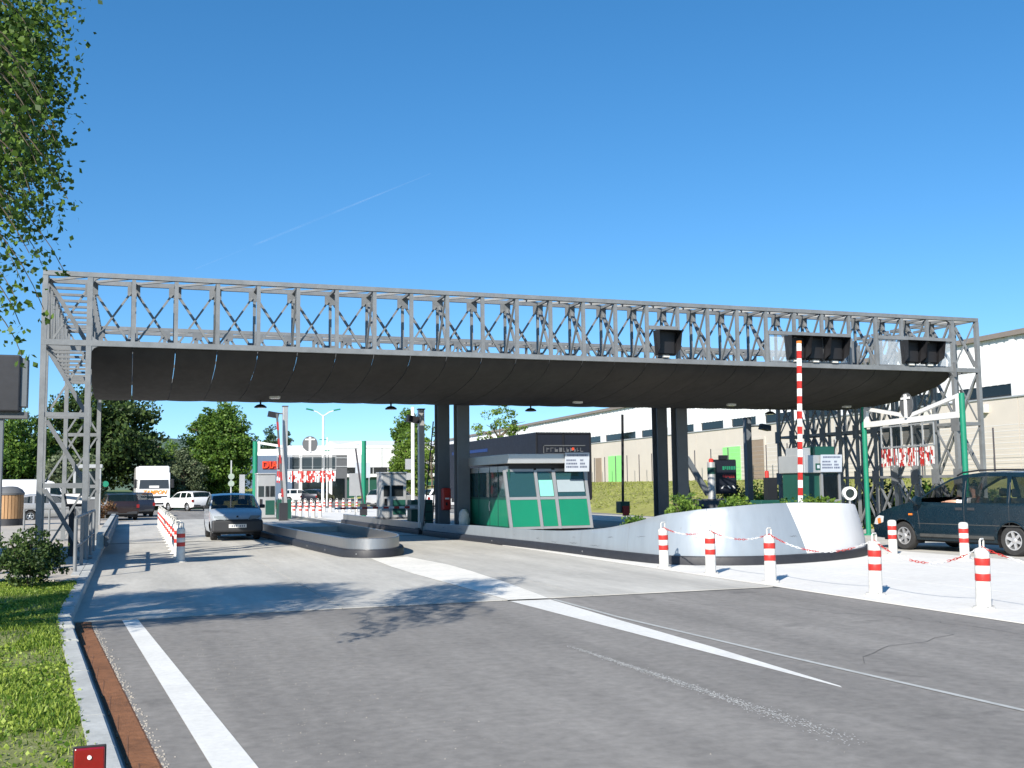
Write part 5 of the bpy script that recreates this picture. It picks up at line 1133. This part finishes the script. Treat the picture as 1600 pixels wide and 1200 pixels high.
text_mesh('lettering', 'ZAMPON', .42, ORANGE, tk, Matrix(((-1, 0, 0, 0), (0, 0, 1, .085), (0, 1, 0, 1.38), (0, 0, 0, 1))), .35, .005, .012)
# ---- navy semi trailer behind the booth
tr = thing('semi_trailer', 'navy blue semi trailer waiting behind the green booth', 'trailer', (17.5, 42.4, .006), 0)
MB().box(-1.28, 1.28, .0, 13.2, .95, 3.86).build('box_body', NAVY, tr, bevel=.03); MB().box(-1.2, 1.2, .3, 13, .75, .95).build('chassis', BLACK, tr)
for x in (-1.25, -.01, 1.25): MB().box(x - .035, x + .035, -.03, 0, 1.0, 3.82).build('door_frame', BLACK, tr)
MB().box(-1.27, 1.27, -.03, 0, 3.78, 3.86).build('door_frame', BLACK, tr); MB().box(-1.15, 1.15, -.08, .02, .45, .68).build('under_run_bar', BLACK, tr)
for x in (-.95, .95): MB().box(x - .2, x + .2, -.1, -.07, .5, .63).build('tail_light', TAIL, tr)
fr = MB()
for (x0, x1, z0, z1) in ((-.95, 1.0, 3.27, 3.31), (-.95, 1.0, 2.92, 2.96), (-.95, -.91, 2.92, 3.31)): fr.box(x0, x1, -.036, -.031, z0, z1)
fr.build('logo_outline', GRAYP, tr); rr = random.Random(5); mb = MB(); x = -.8
while x < .85:
    w = rr.uniform(.08, .15); mb.box(x, x + .03, -.036, -.031, 3.02, 3.2); mb.box(x + .03, x + w, -.036, -.031, 3.02 + rr.choice((0, .07, .15)), 3.06 + rr.choice((0, .07, .14)) + .0); x += w + .06
stuff(mb.build('logo_letters', GRAYP, tr)); MB().lathe([(.06, -.003), (.06, .003), (.02, .004)], 14, (.42, -.037, 3.15), 'y').build('logo_dot', VERM, tr)
MB().box(-1.3, -1.285, 6.5, 12.5, 3.25, 3.4).build('side_stripe', mat('blue_stripe', (.008, .03, .13), .5), tr)
for y in (2.2, 3.5, 4.8):
    for s in (-1, 1): MB().lathe([(.25, -.16), (.48, -.17), (.52, -.12), (.52, .12), (.48, .17), (.25, .16)], 20, (s * 1.03, y, .52), 'x').build('wheel', TYRE, tr, True)

# ================================================================== BUILDINGS
# warehouse on the right: facade plane leans slightly off the lane direction
whs = thing('warehouse', 'long white and beige warehouse with green doors above the grassy bank', 'building', (42.2, 0, 0), -math.atan(.05))
def fpl(y): return y * sqrt(1 + .05 ** 2)
yA, yB = 24, 185; bays = [24, 29.2, 34.4, 39.4, 44.2, 49.6, 55, 60.4, 65.8, 71.2, 76.5, 81.9, 87.2, 94.6, 104, 113.5, 123, 132, 141, 150, 159, 168, 177, 185]
MB().box(.15, 30, fpl(yA), fpl(yB), 1.75, 6.1).build('core', FACB, whs); MB().box(.15, 30, fpl(yA), fpl(yB), 6.1, 9.2).build('upper_core', GRAYP, whs)
for a, b in zip(bays[:-1], bays[1:]):
    a, b = fpl(a), fpl(b)
    MB().box(0, .15, a + .02, b - .02, 1.75, 6.02).build('base_panel', FACB, whs)
    mb = MB(); n = 9
    for k in range(n):      # vertical ribs of the metal cladding
        y0_, y1_ = a + .35 + (b - a - .35) * k / n, a + .35 + (b - a - .35) * (k + 1) / n; d = (y1_ - y0_)
        mb.add([(.0, y0_, z) for z in (6.75, 9.3)] + [(.0, y0_ + d * .6, z) for z in (6.75, 9.3)] + [(.05, y0_ + d * .7, z) for z in (6.75, 9.3)] + [(.05, y1_ - d * .1, z) for z in (6.75, 9.3)] + [(.0, y1_, z) for z in (6.75, 9.3)], [(0, 1, 3, 2), (2, 3, 5, 4), (4, 5, 7, 6), (6, 7, 9, 8)])
    mb.build('cladding_panel', FACW, whs); MB().box(-.06, .1, a - .02, a + .36, 6.06, 9.32).build('pilaster', FACW, whs)
    MB().box(.08, .12, a + .4, b - .9, 6.18, 6.74).build('strip_window', DGLASS, whs); MB().box(-.02, .12, b - .9, b - .03, 6.08, 6.75).build('spandrel', FACW, whs)
    MB().tube([(-.1, a + .5, 1.8), (-.1, a + .5, 5.95)], .05, 6).build('downpipe', FASC, whs) if int(a) % 3 == 0 else None
    mb = MB()
    for k in range(8): z = 2.3 + k * .32; mb.box(-.012, 0, a + .05, b - .05, z, z + .02)
    if a < 75: mb.build('cladding_joint', FACW, whs)
MB().box(-.08, .2, fpl(yA), fpl(yB), 6.0, 6.08).build('ledge', FASC, whs); MB().box(-.25, .4, fpl(yA), fpl(yB), 9.28, 9.55).build('roof_edge', ROOFD, whs)
for (ya, yb, z1, m, nm) in ((98.6, 102.3, 4.5, DOORG, 'door'), (104.3, 106, 4.4, DOORB, 'door'), (74.2, 77.1, 4.5, DOORG, 'door')): MB().box(-.06, .05, fpl(ya), fpl(yb), 1.8, z1).build(nm, m, whs)
mb = MB().box(-.06, 0, fpl(70.3), fpl(70.5), 1.78, 4.9); mb.box(-.06, 0, fpl(73.3), fpl(73.5), 1.78, 4.9); mb.box(-.06, 0, fpl(70.3), fpl(73.5), 4.9, 5.1); mb.build('door_surround', FACB, whs); MB().box(-.03, .0, fpl(70.5), fpl(73.3), 1.8, 4.9).build('door', DOORB, whs)
for y in (51.3, 46.6): MB().box(-.3, -.02, fpl(y) - .25, fpl(y) + .25, 5.3, 5.75).build('wall_lamp', WHITED, whs)
# mesh fence along the top of the bank
fe = thing('fence', 'dark post and wire mesh fence along the top of the bank', 'fence', (40.6, 0, 1.75), -math.atan(.05))
yp = 27.0; yl = []
while yp < 112: yl.append(yp); yp += 2.9
for y in yl: MB().tube([(0, fpl(y), 0), (0, fpl(y), 2.6)], .045, 6).build('post', FENCE, fe)
for a, b in zip(yl[:-1], yl[1:]):
    if a > 75: break
    mb = MB()
    for k in range(9): mb.bar((0, fpl(a), .1 + k * .3), (0, fpl(b), .1 + k * .3), .012, .012)
    mb.build('wire_panel', FASC, fe)
# store with vermilion sign
so = thing('store', 'low blue grey store with a vermilion sign beyond the left lane', 'building', (13.0, 122, 0))
MB().box(-.3, 4.2, 0, 14, 0, 5.6).build('blue_wall', STOREB, so); MB().box(4.2, 10.5, .3, 14, 0, 5.7).build('grey_wall', GRAYP, so); MB().box(-.35, 10.6, -.1, 14.2, 5.6, 5.95).build('parapet', WHITE, so)
for z in (3.9, 4.9): MB().box(4.25, 10.5, .22, .3, z, z + .12).build('trim', FASC, so)
for x in (5.0, 8.4): MB().box(x, x + .35, .15, .3, 0, 5.6).build('pilaster', WHITE, so)
MB().box(5.4, 10.2, .24, .3, 0.2, 2.6).build('shop_window', DGLASS, so)
text_mesh('sign_letters', 'DIAD', 1.05, VERM, so, Matrix(((1, 0, 0, 2.1), (0, 0, -1, -.12), (0, 1, 0, 4.15), (0, 0, 0, 1))), .0, .06, .03); MB().box(.95, 3.3, -.06, -.0, 3.7, 4.6).build('sign_backing', INKR, so)
lw = thing('factory', 'long low white factory in the distance behind the exit road', 'building', (20, 152, 0))
MB().box(0, 26, 0, 30, 4.4, 7.3).build('upper_wall', FACW, lw); MB().box(.2, 26, .2, 30, 0, 3.4).build('lower_wall', DGREEN, lw); MB().box(-.2, 26.1, -.1, .2, 7.2, 7.5).build('parapet', WHITE, lw)
for k in range(12): MB().box(.2 + k * 2.15, .2 + k * 2.15 + 2.0, .1, .2, 3.5, 4.35).build('window', DGLASS, lw); MB().box(.2 + k * 2.15 + 2.0, .2 + k * 2.15 + 2.15, .08, .2, 3.4, 4.4).build('mullion', FASC, lw)
MB().box(0, 26, -.3, .1, 3.0, 3.45).build('canopy_edge', FACW, lw)
MB().box(6.5, 6.7, -.05, 0, 4.4, 7.2).build('joint', FASC, lw); MB().box(14.2, 14.3, -.05, 0, 4.4, 7.2).build('joint', FASC, lw)
l2 = thing('factory', 'white gabled factory shed just left of the navy trailer', 'building', (36, 185, 0)); MB().prismx([(0, 0), (40, 0), (40, 8), (20, 10.5), (0, 8)], 0, 22).build('shed', FACW, l2); MB().box(0, 22, -.1, .0, 2.5, 4).build('window_band', DGLASS, l2)
ns = thing('notice_board', 'pale notice board on legs in front of the far factory', 'sign', (16.4, 92, 0)); MB().box(2.0, 3.3, -.05, .05, 2.4, 3.7).build('board', SIGNW, ns)
for x in (2.1, 3.2): MB().box(x - .04, x + .04, -.04, .04, 0, 2.4).build('leg', FASC, ns)
ss = thing('road_sign', 'back of a grey sign panel left of the green gate post', 'sign', (10.4, 52, 0)); MB().box(-.3, .3, -.03, .03, 1.2, 2.3).build('panel', FASC, ss); MB().tube([(0, .05, 0), (0, .05, 1.2)], .04, 8).build('post', FASC, ss)
LEAFSIGN = mat('dull_sign_back', (.3, .36, .3), .6)
s3 = thing('road_sign', 'round and square white road signs stacked on a pole right of the hatchback roof', 'sign', (5.35, 62, 0)); MB().tube([(0, 0, 0), (0, 0, 3.2)], .04, 8).build('pole', FASC, s3)
for z in (1.9, 2.3): MB().lathe([(.17, -.02), (.17, .02), (.14, .025)], 18, (0, -.06, z), 'y').build('plate', LEAFSIGN, s3)
MB().box(.45, .75, -.03, .03, 1.0, 2.4).build('white_panel', FASC, s3)

# ================================================================== TREES AND PLANTS
t = tree('birch_tree', 'birch with hanging leafy twigs filling the upper left corner', (-4.8, 10.6, .06), 9, (2.8, 2.0, 2.2), 4.3, BIRCH, 360, 170, .06, .46, .2, bottom=-.5, shell=.35, limbs=14, taper=.5)
tw = MB(); lp = []
rr = random.Random(12)
for k in range(60):     # pendulous outer twigs with separate leaves
    y = rr.uniform(8.0, 10.3);
    px = rr.uniform(-.105, -.058) * y; z0 = rr.triangular(2.8, 6.6, 5.4) * y / 10; L = rr.uniform(.5, 1.15)
    p = Vector((px - .8, y, z0 + .35)); pts = [p]; d = Vector((.8, rr.uniform(-.2, .2), -.1))
    for q in range(7): p = p + d * (.17 * L); d = (d + Vector((rr.uniform(-.1, .1), rr.uniform(-.1, .1), -.25))).normalized(); pts.append(p); [lp.append(tuple(p + Vector((rr.gauss(0, .045), rr.gauss(0, .045), rr.gauss(-.03, .04))))) for _ in range(10)]
    tw.tube(pts, 0, 4, rs=[.008, .007, .006, .005, .004, .004, .003, .003])
for k in range(95):     # leafy edge of the crown
    y = rr.uniform(9.2, 10.7); zz = rr.triangular(3.3, 6.15, 5.7); f = min(1, max(0, (zz - 3.3) / 3)); px = rr.uniform(-.16, -.085 + .02 * f) * y
    q = np.array([px, y, zz * y / 10]) + RNG.normal(0, .13, (95, 3)) * np.array([1, 1, 1.25]); lp += [tuple(v_) for v_ in q]
o = tw.build('twigs', BARK, t); o.matrix_parent_inverse = t.matrix_basis.inverted(); o.matrix_parent_inverse = Matrix.Translation((4.8, -10.6, -.06))
o = link(bpy.data.objects.new('twig_leaves', leaf_mesh('twig_leaves', np.array(lp), .052, BIRCH, .75, droop=.6)), t); o.matrix_parent_inverse = Matrix.Translation((4.8, -10.6, -.06))
shrub('bush', 'dark green rounded bush beside the walkway near the railing', (-1.45, 18.6, .13), (.5, .75, .46), LEAFD, 190, .06, .12); shrub('bush', 'dark leafy bush cut off by the left edge beside the walkway', (-2.35, 19.6, .13), (.42, .5, .45), LEAFD, 120, .06, .12)
shrub('bush', 'reddish leaved shrub behind the left tower beside the parked cars', (-1.75, 57, .1), (1.1, .6, .55), LEAFR, 70, .12, .25)
isp = [(11.3, 20.6, .8, .35, LEAFY, 'light green sapling growing at the left end of the island bed'), (11.9, 21.6, .8, .4, LEAFM, 'leafy plant behind the wall crest left of the columns'), (12.6, 20.9, .8, .3, LEAFM, 'leafy plant in the island bed in front of the blue sign'), (13.1, 21.4, .8, .34, LEAFY, 'bright plant in the island bed near the sign mast'),
       (13.9, 20.6, .8, .3, LEAFM, 'bushy plant in the island bed left of the signal post'), (14.6, 20.5, .8, .32, LEAFY, 'bright plant around the foot of the striped arm'), (15.1, 20.6, .8, .26, LEAFY, 'small plant between the striped arm and the lane lamp'), (10.7, 21.8, .5, .3, LEAFM, 'low plant where the island wall starts to rise')]
for (x, y, z, r, m, l) in isp: shrub('shrub', l, (x, y, z - .12), (r * 1.15, r * 1.15, r), m, 40, .075, .14, 'plants in the island bed')
hedge = [(25.2, 27 + 2.3 * k) for k in range(7)]
for k, (x, y) in enumerate(hedge): shrub('bush', 'green bush behind the right tower lattice, %s from the front' % ('first' if k == 0 else ORD[k]), (x, y, .1), (.9, 1.2, .75), LEAFM if k % 2 else LEAFD, 60, .14, .3, 'bushes behind the right tower')
# trees beyond
G_ = 'trees beyond the toll lanes'
tree('pine_tree', 'tall dark spreading tree left of the white truck', (-2.6, 98, 0), 12, (5.4, 4.5, 4.6), 5.8, LEAFD, 420, 70, .36, .95, .3, G_, bottom=-1, shell=.25)
tree('broadleaf_tree', 'large rounded mid green tree behind the silver hatchback', (7.6, 100, 0), 11, (3.4, 3.2, 4.4), 5.0, LEAFM, 420, 80, .25, .75, .25, G_, bottom=-1, shell=.3, taper=.35)
tree('conifer_tree', 'slim pointed pale tree between the dark tree and the rounded tree', (2.2, 118, 0), 9, (1.6, 1.6, 3.9), 4.2, LEAFG, 110, 60, .2, .5, .18, G_, bottom=-1, taper=.75)
tree('willow_tree', 'silvery green bushy tree right above the white saloon', (4.4, 97, 0), 6, (1.9, 1.6, 2.3), 2.6, LEAFG, 150, 60, .2, .5, .15, G_, bottom=-1)
tree('broadleaf_tree', 'low light green tree behind the white truck roof', (3.2, 108, 0), 7, (2.4, 2, 2.5), 3.3, LEAFY, 130, 60, .24, .6, .15, G_, bottom=-1)
tree('broadleaf_tree', 'small round tree top peeping between the two big trees', (4.4, 128, 0), 8, (1.7, 1.7, 2.6), 4.2, LEAFM, 90, 60, .26, .6, .15, G_, bottom=-1)
for k, (x, y, r, h, m, l) in enumerate(((-9.5, 92, 3.6, 4.4, LEAFM, 'mid green tree behind the white delivery van'), (-6.3, 96, 3.0, 3.4, LEAFY, 'light green bushy tree seen through the left tower'), (-14, 98, 4, 4.5, LEAFD, 'dark tree at the far left edge'), (-4.4, 90, 2.2, 2.4, LEAFG, 'grey green shrub tree low behind the left tower'))):
    tree('broadleaf_tree', l, (x, y, 0), h * 2, (r, r, h * .9), h * .85, m, 280, 70, .3, .75, .2, G_, bottom=-1, shell=.25)
tree('broadleaf_tree', 'dark tree line mass left of the grey lamp post', (12.2, 150, 0), 9, (5.5, 3, 3.6), 4.0, LEAFM, 170, 60, .34, .9, .2, G_, bottom=-1)
tree('broadleaf_tree', 'dark wooded clump behind the disc of the left gate', (19.5, 178, 0), 9, (7, 3, 3.8), 4.6, LEAFD, 170, 60, .4, 1.1, .2, G_, bottom=-1)
tree('poplar_tree', 'tall dark poplar right of the left grey lamp post', (20.6, 170, 0), 14, (1.3, 1.3, 5.2), 6.6, LEAFP, 110, 60, .3, .6, .2, G_, bottom=-1, taper=.4)
tree('poplar_tree', 'thin dark poplar above the gate disc', (25.3, 185, 0), 14, (.9, .9, 5), 7.2, LEAFP, 80, 60, .3, .5, .2, G_, bottom=-1, taper=.4)
tree('broadleaf_tree', 'bright green tree between the factory and the ladder', (26.6, 104, 0), 9, (2.3, 2.1, 3.4), 4.0, LEAFY, 170, 60, .25, .65, .18, G_, bottom=-.95, taper=.35)
tree('poplar_tree', 'tall dull green tree behind the bright one left of the ladder', (31.2, 124, 0), 12, (2.2, 2, 4.9), 6.3, LEAFM, 140, 60, .3, .7, .2, G_, bottom=-1, taper=.5)
tree('maple_tree', 'open light green tree with visible branches above the navy trailer', (26.2, 76, .3), 8, (3.0, 2.6, 2.3), 5.3, LEAFY, 46, 46, .2, .42, .14, G_, bottom=-.6, shell=.2, limbs=16)
tree('maple_tree', 'small open tree between the two left columns', (21.4, 78, .1), 6, (1.2, 1.2, 1.6), 4.6, LEAFY, 20, 40, .18, .35, .08, G_, bottom=-.6, shell=.2)
# grass slope under the trees on the left
gs = MB().add([(-20, 90, -.04), (-2, 88.5, -.04), (6.2, 89, -.04), (9, 92, -.04), (12, 100, -.04), (12, 112, 1.6), (5, 108, 1.3), (-3, 104, 1.5), (-20, 104, 1.6)], [(0, 1, 7, 8), (1, 2, 6, 7), (2, 3, 6), (3, 4, 5, 6)]).build('grass_slope', BANK); struct(gs)
for (x0, y0, x1, y1) in ((10.2, 86.2, 12.2, 99), (17.6, 90, 30, 100)): struct(MB().prism([(x0, y0), (x1, y0 + .5), (x1 + .8, y1), (x0 + .8, y1)], -.05, .06).build('grass_island', BANK))

# faint vapour trail high in the sky
VAP = mat('vapour', (.9, .92, .95), 1.0, var=0); vb = VAP.node_tree.nodes['Principled BSDF']; vn = VAP.node_tree.nodes.new('ShaderNodeTexNoise'); vn.inputs['Scale'].default_value = .004; vn.inputs['Detail'].default_value = 6
vr = VAP.node_tree.nodes.new('ShaderNodeMapRange'); vr.inputs['From Min'].default_value = .35; vr.inputs['From Max'].default_value = .75; vr.inputs['To Max'].default_value = .032
VAP.node_tree.links.new(VAP.node_tree.nodes.new('ShaderNodeNewGeometry').outputs['Position'], vn.inputs['Vector']); VAP.node_tree.links.new(vn.outputs['Fac'], vr.inputs['Value']); VAP.node_tree.links.new(vr.outputs[0], vb.inputs['Alpha'])
ca_, cb_ = Vector((356.0, 6855.0, 1370.0)), Vector((1775.0, 6470.0, 1998.0)); pts = [ca_.lerp(cb_, i / 14) for i in range(15)]
stuff(MB().tube(pts, 0, 8, rs=[2 + 5 * sin(pi * i / 14) * (1.4 - i / 20) for i in range(15)]).build('contrail', VAP), 'faint thin white vapour trail high in the sky')
